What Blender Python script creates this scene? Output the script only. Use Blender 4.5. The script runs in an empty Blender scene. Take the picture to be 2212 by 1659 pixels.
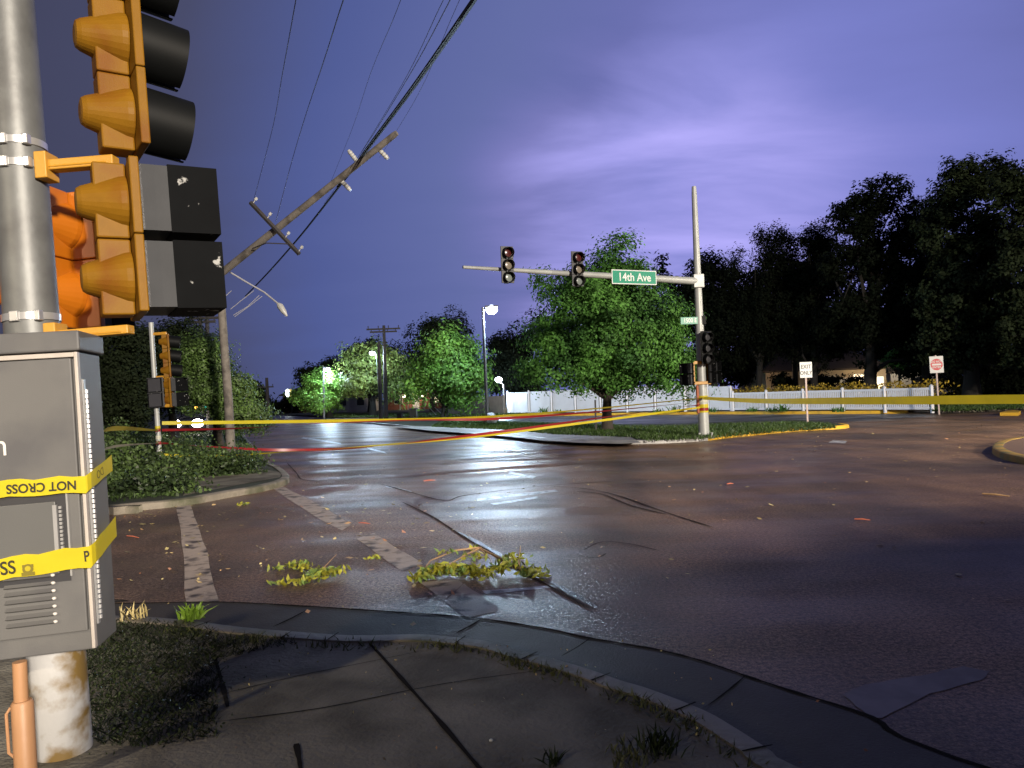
import bpy, math, random
import numpy as np
from mathutils import Vector, Matrix
R = math.radians
random.seed(7)
rng = np.random.default_rng(11)
scene = bpy.context.scene
C = scene.collection

# ------------------------------------------------------------------ camera
W, H, FPX = 2212.0, 1659.0, 1600.0
CAMZ, PITCH, ROLL = 1.65, R(0.9), R(2.0)
Fv = Vector((0, math.cos(PITCH), math.sin(PITCH)))
R0 = Vector((1, 0, 0)); U0 = R0.cross(Fv)
Rv = R0 * math.cos(ROLL) - U0 * math.sin(ROLL)
Uv = R0 * math.sin(ROLL) + U0 * math.cos(ROLL)
CAM = Vector((0, 0, CAMZ))
cd = bpy.data.cameras.new('camera'); cam = bpy.data.objects.new('camera', cd); C.objects.link(cam)
cd.sensor_width = 36; cd.lens = FPX / W * 36; cd.clip_end = 3000; cd.clip_start = 0.05
m = Matrix((Rv, Uv, -Fv)).transposed().to_4x4(); m.translation = CAM; cam.matrix_world = m
scene.camera = cam

def ray(u, v): return Fv + Rv * ((u - W / 2) / FPX) + Uv * ((H / 2 - v) / FPX)
def P(u, v, Y):
    d = ray(u, v); return CAM + d * (Y / d.y)
def G(u, v, z=0.0):
    d = ray(u, v); return CAM + d * ((z - CAMZ) / d.z)

# ------------------------------------------------------------------ night sky lit from inside the cloud
wd = bpy.data.worlds.new('World'); scene.world = wd; wd.use_nodes = True
nt = wd.node_tree; nt.nodes.clear()
def N(t, **k):
    n = nt.nodes.new(t)
    for a, b in k.items(): setattr(n, a, b)
    return n
def lk(a, b): nt.links.new(a, b)
tc = N('ShaderNodeTexCoord')
Ldir = ray(1700, 480).normalized(); L2 = ray(1440, 470).normalized()
def dotn(v):
    n = N('ShaderNodeVectorMath', operation='DOT_PRODUCT'); lk(tc.outputs['Generated'], n.inputs[0]); n.inputs[1].default_value = v; return n.outputs['Value']
def mth(op, a, b=None, c=None):
    n = N('ShaderNodeMath', operation=op)
    for i, x in enumerate((a, b, c)):
        if x is None: continue
        if isinstance(x, (int, float)): n.inputs[i].default_value = x
        else: lk(x, n.inputs[i])
    return n.outputs[0]
sx = N('ShaderNodeSeparateXYZ'); lk(tc.outputs['Generated'], sx.inputs[0])
den = mth('ADD', mth('MAXIMUM', sx.outputs[2], 0.0), 0.16)
cb = N('ShaderNodeCombineXYZ'); lk(mth('DIVIDE', sx.outputs[0], den), cb.inputs[0]); lk(mth('DIVIDE', sx.outputs[1], den), cb.inputs[1])
mp = N('ShaderNodeMapping'); mp.inputs['Location'].default_value = (3.7, 1.9, 0); mp.inputs['Rotation'].default_value = (0, 0, R(-32)); mp.inputs['Scale'].default_value = (0.55, 1.15, 1); lk(cb.outputs[0], mp.inputs[0])
nz = N('ShaderNodeTexNoise'); nz.inputs['Scale'].default_value = 1.9; nz.inputs['Detail'].default_value = 6; nz.inputs['Roughness'].default_value = 0.52
nz.inputs['Distortion'].default_value = 0.35; lk(mp.outputs[0], nz.inputs['Vector'])
nse = mth('SUBTRACT', nz.outputs['Fac'], 0.5)
big = dotn(Ldir)
near = N('ShaderNodeMapRange', interpolation_type='SMOOTHSTEP'); near.inputs[1].default_value = 0.945; near.inputs[2].default_value = 1.0; lk(dotn(L2), near.inputs[0])
wob = mth('MULTIPLY', nse, mth('ADD', 0.040, mth('MULTIPLY', near.outputs[0], 0.05)))
fac = mth('ADD', big, wob)
cr = N('ShaderNodeValToRGB'); lk(fac, cr.inputs[0]); e = cr.color_ramp.elements
e[0].position = 0.55; e[0].color = (.052, .055, .100, 1); e[1].position = 1.0; e[1].color = (.255, .265, .68, 1)
for p_, c_ in ((.72, (.066, .072, .145)), (.82, (.084, .112, .310)), (.91, (.128, .156, .385)), (.945, (.138, .156, .42)), (.98, (.195, .218, .59))):
    k_ = e.new(p_); k_.color = (*c_, 1)
# the flash behind the cloud edge
br = N('ShaderNodeMixRGB', blend_type='ADD'); lk(cr.outputs[0], br.inputs[1]); br.inputs[2].default_value = (.24, .19, .33, 1)
fl = mth('MULTIPLY', mth('POWER', near.outputs[0], 2.0), mth('MAXIMUM', mth('ADD', 0.50, mth('MULTIPLY', nse, 2.3)), 0.0))
lk(fl, br.inputs[0])
bg = N('ShaderNodeBackground'); lk(br.outputs[0], bg.inputs[0]); bg.inputs[1].default_value = 1.0
ow = N('ShaderNodeOutputWorld'); lk(bg.outputs[0], ow.inputs[0])

scene.view_settings.view_transform = 'Standard'; scene.view_settings.look = 'None'
scene.view_settings.exposure = 0; scene.view_settings.gamma = 1
scene.render.engine = 'CYCLES'
scene.cycles.use_denoising = True
scene.cycles.sample_clamp_indirect = 4
scene.cycles.max_bounces = 6

LAMPS = []
def lamp(name, loc, power, color, radius=0.2, kind='POINT', aim=None, angle=120, blend=0.5, parent=None):
    l = bpy.data.lights.new(name, kind); l.energy = power; l.color = color; l.shadow_soft_size = radius
    if kind == 'SPOT': l.spot_size = R(angle); l.spot_blend = blend
    o = bpy.data.objects.new(name, l); C.objects.link(o); o.location = loc
    if aim is not None: o.rotation_euler = (Vector(aim) - Vector(loc)).to_track_quat('-Z', 'Y').to_euler()
    if parent: o.parent = parent
    return o

# ------------------------------------------------------------------ materials
MATS = {}
def mat(name, col, rough=0.6, metal=0.0, var=0.15, vscale=6.0, bump=0.0, bscale=60.0, emit=None, estr=0.0, trans=0.0, island=0.0, col2=None, c2lo=.45, c2hi=.62, c2scale=3.0, rvar=0.0, spec=0.5, coat=0.0):
    if name in MATS: return MATS[name]
    mt = bpy.data.materials.new(name); mt.use_nodes = True; MATS[name] = mt
    t = mt.node_tree; b = t.nodes['Principled BSDF']; L = t.links.new
    b.inputs['Roughness'].default_value = rough; b.inputs['Metallic'].default_value = metal
    b.inputs['Specular IOR Level'].default_value = spec
    if coat: b.inputs['Coat Weight'].default_value = coat; b.inputs['Coat Roughness'].default_value = .08
    tcn = t.nodes.new('ShaderNodeTexCoord')
    def noise(sc, det=4):
        n = t.nodes.new('ShaderNodeTexNoise'); n.inputs['Scale'].default_value = sc; n.inputs['Detail'].default_value = det
        L(tcn.outputs['Object'], n.inputs['Vector']); return n
    def M(op, a, bb):
        n = t.nodes.new('ShaderNodeMath'); n.operation = op
        for i, x in enumerate((a, bb)):
            if isinstance(x, (int, float)): n.inputs[i].default_value = x
            else: L(x, n.inputs[i])
        return n.outputs[0]
    rgb = t.nodes.new('ShaderNodeRGB'); rgb.outputs[0].default_value = (*col, 1); out = rgb.outputs[0]
    if col2 is not None:
        n = noise(c2scale, 6); mr = t.nodes.new('ShaderNodeMapRange'); mr.inputs[1].default_value = c2lo; mr.inputs[2].default_value = c2hi; L(n.outputs['Fac'], mr.inputs[0])
        mx = t.nodes.new('ShaderNodeMixRGB'); L(mr.outputs[0], mx.inputs[0]); L(out, mx.inputs[1]); mx.inputs[2].default_value = (*col2, 1); out = mx.outputs[0]
    if var or island:
        v = None
        if var:
            n = noise(vscale); v = M('ADD', M('MULTIPLY', n.outputs['Fac'], 2 * var), 1 - var)
        if island:
            g = t.nodes.new('ShaderNodeNewGeometry'); w = M('ADD', M('MULTIPLY', g.outputs['Random Per Island'], 2 * island), 1 - island)
            v = w if v is None else M('MULTIPLY', v, w)
        vm = t.nodes.new('ShaderNodeVectorMath'); vm.operation = 'SCALE'; L(out, vm.inputs[0]); L(v, vm.inputs['Scale']); out = vm.outputs[0]
    L(out, b.inputs['Base Color'])
    if rvar:
        n = noise(vscale * .7, 5); L(M('ADD', M('MULTIPLY', n.outputs['Fac'], 2 * rvar), rough - rvar), b.inputs['Roughness'])
    if bump:
        n = noise(bscale, 5); bp = t.nodes.new('ShaderNodeBump'); bp.inputs['Strength'].default_value = bump; bp.inputs['Distance'].default_value = .02
        L(n.outputs['Fac'], bp.inputs['Height']); L(bp.outputs[0], b.inputs['Normal'])
    if emit is not None:
        b.inputs['Emission Color'].default_value = (*emit, 1); b.inputs['Emission Strength'].default_value = estr
    if trans:
        tr = t.nodes.new('ShaderNodeBsdfTranslucent'); L(out, tr.inputs[0]); mxs = t.nodes.new('ShaderNodeMixShader'); mxs.inputs[0].default_value = trans
        L(b.outputs[0], mxs.inputs[1]); L(tr.outputs[0], mxs.inputs[2]); L(mxs.outputs[0], t.nodes['Material Output'].inputs[0])
    return mt

def wet_asphalt(name, col, col2):
    mt = bpy.data.materials.new(name); mt.use_nodes = True
    t = mt.node_tree; b = t.nodes['Principled BSDF']; L = t.links.new
    tcn = t.nodes.new('ShaderNodeTexCoord')
    def noise(sc, det=4, stretch=None, rough=.5):
        n = t.nodes.new('ShaderNodeTexNoise'); n.inputs['Scale'].default_value = sc; n.inputs['Detail'].default_value = det; n.inputs['Roughness'].default_value = rough
        v = tcn.outputs['Object']
        if stretch:
            mpn = t.nodes.new('ShaderNodeMapping'); mpn.inputs['Scale'].default_value = stretch; mpn.inputs['Rotation'].default_value = (0, 0, R(18)); L(v, mpn.inputs[0]); v = mpn.outputs[0]
        L(v, n.inputs['Vector']); return n.outputs['Fac']
    def mr(x, a, bb, c, d):
        n = t.nodes.new('ShaderNodeMapRange'); L(x, n.inputs[0])
        for i, q in enumerate((a, bb, c, d)): n.inputs[i + 1].default_value = q
        return n.outputs[0]
    def M(op, a, bb):
        n = t.nodes.new('ShaderNodeMath'); n.operation = op
        for i, x in enumerate((a, bb)):
            if isinstance(x, (int, float)): n.inputs[i].default_value = x
            else: L(x, n.inputs[i])
        return n.outputs[0]
    mx = t.nodes.new('ShaderNodeMixRGB'); L(mr(noise(.33, 5), .4, .6, 0, 1), mx.inputs[0]); mx.inputs[1].default_value = (*col, 1); mx.inputs[2].default_value = (*col2, 1)
    ag = noise(75, 4, None, .65)
    vm = t.nodes.new('ShaderNodeVectorMath'); vm.operation = 'SCALE'; L(mx.outputs[0], vm.inputs[0])
    L(M('MULTIPLY', M('MULTIPLY', mr(ag, .34, .66, .35, 1.75), mr(noise(30, 4, None, .75), .36, .64, .30, 1.9)), mr(noise(1.6, 5, (1, .25, 1)), .3, .7, .75, 1.25)), vm.inputs['Scale']); L(vm.outputs[0], b.inputs['Base Color'])
    wet = mr(noise(.55, 5, (.55, 1.5, 1)), .40, .62, 0, 1)
    L(M('ADD', M('MULTIPLY', wet, .24), .30), b.inputs['Roughness'])
    b.inputs['Specular IOR Level'].default_value = .20
    b1 = t.nodes.new('ShaderNodeBump'); b1.inputs['Distance'].default_value = .012; L(M('ADD', M('MULTIPLY', wet, .30), .32), b1.inputs['Strength'])
    L(M('ADD', ag, M('MULTIPLY', noise(24, 4, None, .7), 1.6)), b1.inputs['Height'])
    b2 = t.nodes.new('ShaderNodeBump'); b2.inputs['Distance'].default_value = .05; b2.inputs['Strength'].default_value = .30
    L(noise(1.2, 5), b2.inputs['Height']); L(b1.outputs[0], b2.inputs['Normal']); L(b2.outputs[0], b.inputs['Normal'])
    return mt

ASPH = wet_asphalt('wet_asphalt', (.195, .120, .078), (.100, .070, .052))
LOT = wet_asphalt('lot_asphalt', (.07, .068, .075), (.055, .055, .06))
CONC = mat('wet_concrete', (.23, .215, .172), .75, spec=.06, var=.45, vscale=2.6, bump=.6, bscale=38, rvar=.15, col2=(.125, .115, .09), c2scale=1.6)
WALK = mat('pale_concrete', (.42, .41, .39), .5, var=.2, vscale=1.3, bump=.2, bscale=30, rvar=.2, col2=(.25, .25, .25), c2scale=.8)
KERB = mat('kerb_concrete', (.24, .21, .165), .7, var=.35, vscale=5, bump=.5, bscale=30, col2=(.10, .10, .06), c2scale=2.2)
GUTT = mat('shaded_gutter_concrete', (.070, .063, .056), .55, spec=.14, var=.3, vscale=3, bump=.3, bscale=70, rvar=.12)  # darkened so the shade along the gutter sits in its colour
YKERB = mat('yellow_kerb_paint', (.78, .46, .035), .6, var=.2, vscale=3, bump=.3, bscale=20, col2=(.5, .30, .04), c2scale=2, c2lo=.52, c2hi=.72)
SOIL = mat('dark_turf_soil', (.022, .030, .012), .95, var=.5, vscale=2.0, bump=.8, bscale=14)
GROUND = mat('dark_ground', (.020, .024, .014), .95, var=.4, vscale=.4)
SEAM = mat('wet_seam', (.024, .021, .018), .95, var=.3, vscale=4, spec=.02)
PAINT = mat('worn_road_paint', (.46, .38, .31), .55, spec=.2, var=.25, vscale=6, bump=.4, bscale=60, rvar=.15, col2=(.085, .072, .066), c2lo=.50, c2hi=.66, c2scale=5)
LPAINT = mat('line_paint', (.55, .56, .58), .4, var=.25, vscale=5, rvar=.15, bump=.4, bscale=60, col2=(.09, .085, .085), c2lo=.5, c2hi=.62, c2scale=6)
TAR = mat('tar', (.060, .042, .034), .8, spec=.06, var=.3, vscale=3, bump=.3, bscale=50)
GALV = mat('galvanised_steel', (0.1538, 0.1591, 0.1565), .5, .35, var=.22, vscale=9, bump=.06, bscale=30, col2=(0.09547, 0.09547, 0.09438), c2scale=5, c2lo=.45, c2hi=.75)
RUSTWHITE = mat('rust_stained_galvanised', (0.434, 0.434, 0.434), .6, .0, var=.2, vscale=7, bump=.1, bscale=30, col2=(0.182, 0.1155, 0.0315), c2scale=5.5, c2lo=.46, c2hi=.60)
STEEL = mat('bright_band_steel', (0.525, 0.525, 0.518), .3, .6, var=.1, vscale=20)
GREYP = mat('grey_cabinet_paint', (0.1221, 0.1208, 0.1188), .5, spec=.25, var=.10, vscale=3, bump=.05, bscale=200, col2=(0.0924, 0.09174, 0.0957), c2scale=2.5)
GREYP2 = mat('grey_door_paint', (0.099, 0.1003, 0.099), .42, var=.10, vscale=3, bump=.05, bscale=200)
TRIM = mat('pale_gasket', (0.4216, 0.3808, 0.34), .5, var=.15, vscale=20)
DARKG = mat('recess_shade', (.03, .03, .034), .5, var=.1)  # dark tone painted in as shade around the access panel
LOUV = mat('bright_louvre_end', (0.5625, 0.54, 0.51), .45, var=.1)
ORNG = mat('signal_yellow', (.195, .092, .006), .5, spec=.12, var=.2, vscale=14, bump=.08, bscale=160, col2=(0.1496, 0.05576, 0.00544), c2scale=7, c2lo=.5, c2hi=.72)
ORNG2 = mat('signal_orange', (0.4216, 0.119, 0.00408), .42, var=.12, vscale=5)
YBRK = mat('bracket_yellow', (0.4752, 0.2376, 0.0231), .45, var=.16, vscale=9, bump=.1, bscale=60)
BLK = mat('visor_black', (.0045, .005, .0052), .55, var=.25, vscale=6, spec=.14)
VBOX = mat('scuffed_black', (.0050, .0054, .006), .75, var=.3, vscale=8, spec=.05, col2=(.30, .30, .29), c2scale=16, c2lo=.66, c2hi=.70)
VGREY = mat('visor_grey', (.050, .052, .056), .6, spec=.1, var=.2, vscale=7, bump=.05, bscale=90)
SHELL = mat('dark_housing', (.045, .046, .05), .5, var=.2, vscale=8)
LRED = mat('lens_red', (.075, .016, .016), .25, var=.1, coat=.4)
LYEL = mat('lens_amber', (.22, .19, .15), .25, var=.1, coat=.4)
LGRN = mat('lens_green', (.20, .23, .22), .25, var=.1, coat=.4)
LDRK = mat('lens_dark', (.05, .05, .055), .25, var=.1, coat=.4)
POLEW = mat('pale_grey_pole', (0.375, 0.39, 0.375), .45, .15, var=.15, vscale=5, col2=(0.27, 0.2775, 0.2625), c2scale=2.5, c2lo=.5, c2hi=.75)
WOOD = mat('weathered_wood', (0.2025, 0.18, 0.1537), .8, var=.3, vscale=8, bump=.3, bscale=30, col2=(0.0975, 0.08625, 0.075), c2scale=3)
WOODD = mat('dark_wood', (.05, .045, .045), .8, var=.3, vscale=5)
PORC = mat('pale_insulator', (0.495, 0.495, 0.465), .4, var=.1)
CABLE = mat('black_cable', (.010, .010, .012), .6, var=.2)
WIRE = mat('grey_wire', (.045, .045, .055), .6, var=.1)
LWIRE = mat('pale_wire', (.40, .40, .42), .45, var=.1)
TAPEY = mat('yellow_tape', (0.68, 0.561, 0.0255), .35, var=.2, vscale=3, trans=.3, bump=.15, bscale=18)
TAPEYD = mat('yellow_tape_dim', (.55, .46, .03), .4, var=.2, vscale=2, trans=.3)
TAPER = mat('red_tape', (0.336, 0.024, 0.028), .35, var=.25, vscale=3, trans=.3)
TAPEW = mat('pale_tape', (0.6375, 0.629, 0.51), .3, var=.25, vscale=4, trans=.3)
INK = mat('black_ink', (.02, .018, .008), .6, var=.1)
INKB = mat('brown_ink', (.16, .13, .01), .6, var=.1)
SGREEN = mat('sign_green', (.004, .22, .13), .4, var=.06, vscale=8)
SWHITE = mat('sign_white', (0.6192, 0.6336, 0.6192), .4, var=.05, vscale=8)
SRED = mat('sign_red', (0.527, 0.02975, 0.03825), .4, var=.08)
SBLACK = mat('sign_black', (.03, .03, .03), .5, var=.05)
SPOST = mat('sign_post_steel', (.46, .36, .33), .55, .1, var=.2, vscale=5)
VINYL = mat('pale_vinyl', (.76, .78, .84), .5, var=.10, vscale=2)
BARK = mat('bark', (.045, .036, .028), .9, var=.4, vscale=9, bump=.6, bscale=18)
BARKD = mat('dark_bark', (.014, .012, .010), .9, var=.4, vscale=5, bump=.5, bscale=10)
LF_MAPLE = mat('maple_leaf', (.090, .225, .042), .6, spec=.2, var=.65, vscale=.75, island=.55, trans=.25, col2=(.044, .120, .030), c2scale=.5)
LF_BRIGHT = mat('lamplit_leaf', (.17, .34, .055), .55, var=.35, vscale=.6, island=.55, trans=.35)  # colour raised so the lamp light on these crowns is painted in
LF_YEL = mat('olive_leaf', (.24, .32, .085), .5, var=.4, vscale=.6, island=.6, trans=.3)
LF_DARK = mat('unlit_leaf', (0.0044, 0.0066, 0.0033), .75, var=.4, vscale=.3, island=.5, spec=.06)  # near-black colour stands in for crowns that get no light
LF_MID = mat('dim_lit_leaf', (0.0154, 0.0224, 0.0098), .7, var=.4, vscale=.3, island=.5, spec=.08)  # darkened colour stands in for crowns that get little light
LF_LEFT = mat('wet_green_leaf', (0.1125, 0.195, 0.045), .5, var=.5, vscale=.7, island=.55, trans=.2, col2=(0.051, 0.087, 0.024), c2scale=.8)
LF_BUSH = mat('low_green_leaf', (0.091, 0.147, 0.0392), .5, var=.5, vscale=1.6, island=.6, trans=.2, col2=(0.028, 0.0476, 0.0168), c2scale=1.5)
LF_HEDGE = mat('olive_hedge_leaf', (.36, .25, .02), .6, var=.4, vscale=.8, island=.5)
LF_DEBRIS = mat('torn_green_leaf', (.50, .48, .05), .5, var=.3, vscale=8, island=.45, trans=.25, col2=(.22, .34, .09), c2scale=9)
LF_WEED = mat('weed_leaf', (.034, .050, .014), .5, var=.5, vscale=5, island=.6, trans=.2, spec=.4)
LF_LIME = mat('lime_leaf', (.28, .46, .05), .5, var=.2, vscale=8, island=.3, trans=.3)
LF_DRY = mat('dry_straw', (.55, .45, .20), .6, var=.2, vscale=8, island=.3)
GRASS = mat('grass_blade', (.050, .095, .018), .55, var=.45, vscale=.9, island=.5, trans=.2)
GRASSD = mat('dark_grass_blade', (.020, .030, .008), .6, var=.5, vscale=4, island=.6, trans=.15)
LITTER = mat('fallen_leaf', (.62, .52, .22), .5, var=.3, vscale=3, island=.7, col2=(.55, .26, .13), c2scale=1.1)
TWIG = mat('torn_wood', (.52, .33, .16), .7, var=.3, vscale=20)
CHIP = mat('red_bark_chip', (.55, .16, .09), .7, var=.3, vscale=10)
BRICK = mat('red_brick', (.20, .075, .05), .85, var=.3, vscale=3, bump=.3, bscale=12)
TANW = mat('tan_wall', (.42, .33, .22), .85, var=.25, vscale=2)
PALEW = mat('pale_siding', (.55, .52, .50), .8, var=.15, vscale=2)
ROOF = mat('dark_shingle', (.035, .026, .022), .9, var=.3, vscale=4, bump=.4, bscale=10)
WGLOW = mat('lit_window', (.8, .7, .5), .4, var=0, emit=(1.0, .80, .52), estr=2.2)
WDARK = mat('dark_window', (.02, .022, .025), .1, var=0)
WTRIM = mat('white_trim', (.6, .58, .54), .6, var=.1)
LEDM = mat('led_lens', (.9, .95, 1), .3, var=0, emit=(.80, .93, 1.0), estr=12)
BULB = mat('porch_bulb', (1, .9, .8), .3, var=0, emit=(1, .86, .62), estr=9)
HEADL = mat('headlamp_lens', (1, 1, 1), .2, var=0, emit=(1, .88, .78), estr=60)
AMBER = mat('amber_beacon', (1, .5, .1), .3, var=0, emit=(1, .48, .06), estr=7)
REDB = mat('red_beacon', (1, .1, .1), .3, var=0, emit=(1, .12, .14), estr=5)
TEALB = mat('teal_beacon', (.1, 1, .8), .3, var=0, emit=(.06, .9, .66), estr=2.5)
CARP = mat('dark_car_paint', (.02, .022, .028), .25, .2, var=.05, coat=.6)
RUBBER = mat('tyre_rubber', (.015, .015, .015), .8, var=.1)
PEACH = mat('peach_conduit', (0.4092, 0.217, 0.1054), .5, var=.12, vscale=6, bump=.05, bscale=50)
UBOX = mat('utility_box_green', (.20, .22, .19), .6, var=.15)
BAGM = mat('pale_plastic', (.70, .72, .74), .35, var=.2, vscale=8, trans=.2)
BROWNB = mat('brown_paver', (.17, .10, .065), .7, var=.35, vscale=9, bump=.5, bscale=30)

# ------------------------------------------------------------------ mesh builder
def basis(d):
    d = Vector(d).normalized(); a = Vector((0, 0, 1)) if abs(d.z) < .9 else Vector((1, 0, 0))
    x = d.cross(a).normalized(); return x, d.cross(x).normalized()
class MB:
    def __init__(s): s.v = []; s.f = []
    def add(s, vs, fs):
        o = len(s.v); s.v += [tuple(q) for q in vs]; s.f += [tuple(i + o for i in f) for f in fs]; return s
    def box(s, c, d, rot=None):
        vs = [Vector((x * d[0] / 2, y * d[1] / 2, z * d[2] / 2)) for x in (-1, 1) for y in (-1, 1) for z in (-1, 1)]
        if rot is not None: vs = [rot @ q for q in vs]
        vs = [q + Vector(c) for q in vs]
        return s.add(vs, [(0, 1, 3, 2), (4, 6, 7, 5), (0, 4, 5, 1), (2, 3, 7, 6), (0, 2, 6, 4), (1, 5, 7, 3)])
    def bb(s, x0, x1, y0, y1, z0, z1): return s.box(((x0 + x1) / 2, (y0 + y1) / 2, (z0 + z1) / 2), (x1 - x0, y1 - y0, z1 - z0))
    def tube(s, pts, rad, n=10, cap=True):
        pts = [Vector(p) for p in pts]
        if isinstance(rad, (int, float)): rad = [rad] * len(pts)
        rings = []
        for i, p in enumerate(pts):
            d = (pts[min(i + 1, len(pts) - 1)] - pts[max(i - 1, 0)])
            if d.length < 1e-7: d = Vector((0, 0, 1))
            if i == 0: x, y = basis(d)
            else:
                d = d.normalized(); x = (x - d * x.dot(d)).normalized(); y = d.cross(x)
            rings.append([p + (x * math.cos(a) + y * math.sin(a)) * rad[i] for a in [2 * math.pi * k / n for k in range(n)]])
        o = len(s.v)
        for r in rings: s.v += [tuple(q) for q in r]
        for i in range(len(pts) - 1):
            for k in range(n):
                a = o + i * n + k; b = o + i * n + (k + 1) % n
                s.f.append((a, b, b + n, a + n))
        if cap:
            s.f.append(tuple(o + k for k in reversed(range(n)))); s.f.append(tuple(o + (len(pts) - 1) * n + k for k in range(n)))
        return s
    def prism(s, poly, z0, z1):   # xy polygon (counter-clockwise) extruded
        n = len(poly); vs = [(p[0], p[1], z0) for p in poly] + [(p[0], p[1], z1) for p in poly]
        return s.add(vs, [tuple(reversed(range(n))), tuple(range(n, 2 * n))] + [(i, (i + 1) % n, (i + 1) % n + n, i + n) for i in range(n)])
    def sheet(s, poly, z): return s.add([(p[0], p[1], z) for p in poly], [tuple(range(len(poly)))])
    def ball(s, c, r, n=10):
        if isinstance(r, (int, float)): r = (r, r, r)
        pts = []; 
        for i in range(1, n):
            a = math.pi * i / n
            for k in range(n): b = 2 * math.pi * k / n; pts.append((c[0] + r[0] * math.sin(a) * math.cos(b), c[1] + r[1] * math.sin(a) * math.sin(b), c[2] + r[2] * math.cos(a)))
        o = len(pts); pts += [(c[0], c[1], c[2] + r[2]), (c[0], c[1], c[2] - r[2])]
        fs = [(i * n + k, (i + 1) * n + k, (i + 1) * n + (k + 1) % n, i * n + (k + 1) % n) for i in range(n - 2) for k in range(n)]
        fs += [(o, k, (k + 1) % n) for k in range(n)] + [(o + 1, (n - 2) * n + (k + 1) % n, (n - 2) * n + k) for k in range(n)]
        return s.add(pts, fs)
    def build(s, name, mt, parent=None, smooth=False, bevel=0.0, mw=None):
        me = bpy.data.meshes.new(name); me.from_pydata(s.v, [], s.f); me.materials.append(mt)
        if smooth: me.polygons.foreach_set('use_smooth', [True] * len(me.polygons))
        me.update()
        o = bpy.data.objects.new(name, me); C.objects.link(o)
        if parent: o.parent = parent
        if mw is not None: o.matrix_world = mw
        if bevel:
            b = o.modifiers.new('bevel', 'BEVEL'); b.width = bevel; b.segments = 2; b.limit_method = 'ANGLE'; b.angle_limit = R(40)
        if smooth:
            try: me.set_sharp_from_angle(angle=R(40))
            except Exception: pass
        return o
def cloud(name, V, nper, mt, parent=None):
    V = np.asarray(V, dtype=np.float32); nf = len(V) // nper
    me = bpy.data.meshes.new(name); me.vertices.add(len(V)); me.vertices.foreach_set('co', V.ravel())
    me.loops.add(len(V)); me.loops.foreach_set('vertex_index', np.arange(len(V), dtype=np.int32))
    me.polygons.add(nf); me.polygons.foreach_set('loop_start', np.arange(0, len(V), nper, dtype=np.int32))
    me.materials.append(mt); me.update(calc_edges=True); me.validate()
    o = bpy.data.objects.new(name, me); C.objects.link(o)
    if parent: o.parent = parent
    return o
def tag(o, label=None, cat=None, group=None, kind=None):
    if label: o['label'] = label
    if cat: o['category'] = cat
    if group: o['group'] = group
    if kind: o['kind'] = kind
    return o
def thing(name, label, cat, loc=(0, 0, 0), mw=None, group=None):
    o = bpy.data.objects.new(name, None); o.empty_display_size = .2; C.objects.link(o)
    if mw is not None: o.matrix_world = mw
    else: o.location = loc
    return tag(o, label, cat, group)
def struct(o): o['kind'] = 'structure'; return o
def frame(origin, zdir, yaw):
    Z = Vector(zdir).normalized(); X = Vector((math.cos(R(yaw)), math.sin(R(yaw)), 0)); X = (X - Z * X.dot(Z)).normalized(); Y = Z.cross(X)
    mm = Matrix((X, Y, Z)).transposed().to_4x4(); mm.translation = Vector(origin); return mm
def text_mesh(name, s, size, mt, parent, loc, rot=(R(90), 0, 0), align='CENTER', extrude=.001, xscale=1.0, bold=0.0):
    cu = bpy.data.curves.new(name, 'FONT'); cu.body = s; cu.size = size; cu.align_x = align; cu.align_y = 'CENTER'; cu.extrude = extrude; cu.offset = bold
    to = bpy.data.objects.new('txt', cu); C.objects.link(to)
    dg = bpy.context.evaluated_depsgraph_get(); me = bpy.data.meshes.new_from_object(to.evaluated_get(dg)); me.name = name
    bpy.data.objects.remove(to); bpy.data.curves.remove(cu)
    me.materials.clear(); me.materials.append(mt)
    o = bpy.data.objects.new(name, me); C.objects.link(o); o.parent = parent; o.location = loc; o.rotation_euler = rot; o.scale = (xscale, 1, 1)
    return o
def xy(p): return (p.x, p.y)

# ------------------------------------------------------------------ ground, road, verges
struct(MB().sheet([(-900, -300), (900, -300), (900, 1500), (-900, 1500)], -.06).build('ground', GROUND))
def subdiv_sheet(x0, x1, y0, y1, z, n):
    b = MB(); return b.sheet([(x0, y0), (x1, y0), (x1, y1), (x0, y1)], z)
struct(subdiv_sheet(-75, 90, -120, 150, 0, 1).build('road', ASPH))

def kerb_strip(name, outer, width, z0, z1, mt, side=1):
    """kerb along world polyline 'outer'; inner edge offset by width to the left (side=1)"""
    pts = [Vector((p[0], p[1], 0)) for p in outer]; inn = []
    for i, p in enumerate(pts):
        d = (pts[min(i + 1, len(pts) - 1)] - pts[max(i - 1, 0)]).normalized(); inn.append(p + Vector((-d.y, d.x, 0)) * width * side)
    b = MB(); n = len(pts); vs = []
    for p, q in zip(pts, inn):
        e_ = (q - p) * .25
        vs += [(p.x, p.y, z0), (p.x + e_.x * .3, p.y + e_.y * .3, z1 - .02), (p.x + e_.x, p.y + e_.y, z1), (q.x, q.y, z1), (q.x, q.y, z0)]
    fs = []
    for i in range(n - 1):
        for k in range(4):
            a = i * 5 + k; fs.append((a, a + 1, a + 6, a + 5) if side == 1 else (a, a + 5, a + 6, a + 1))
    fs += [(0, 4, 3, 2, 1), tuple((n - 1) * 5 + k for k in range(5))]
    b.add(vs, fs); o = struct(b.build(name, mt, smooth=True)); return o, [xy(q) for q in inn]
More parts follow.
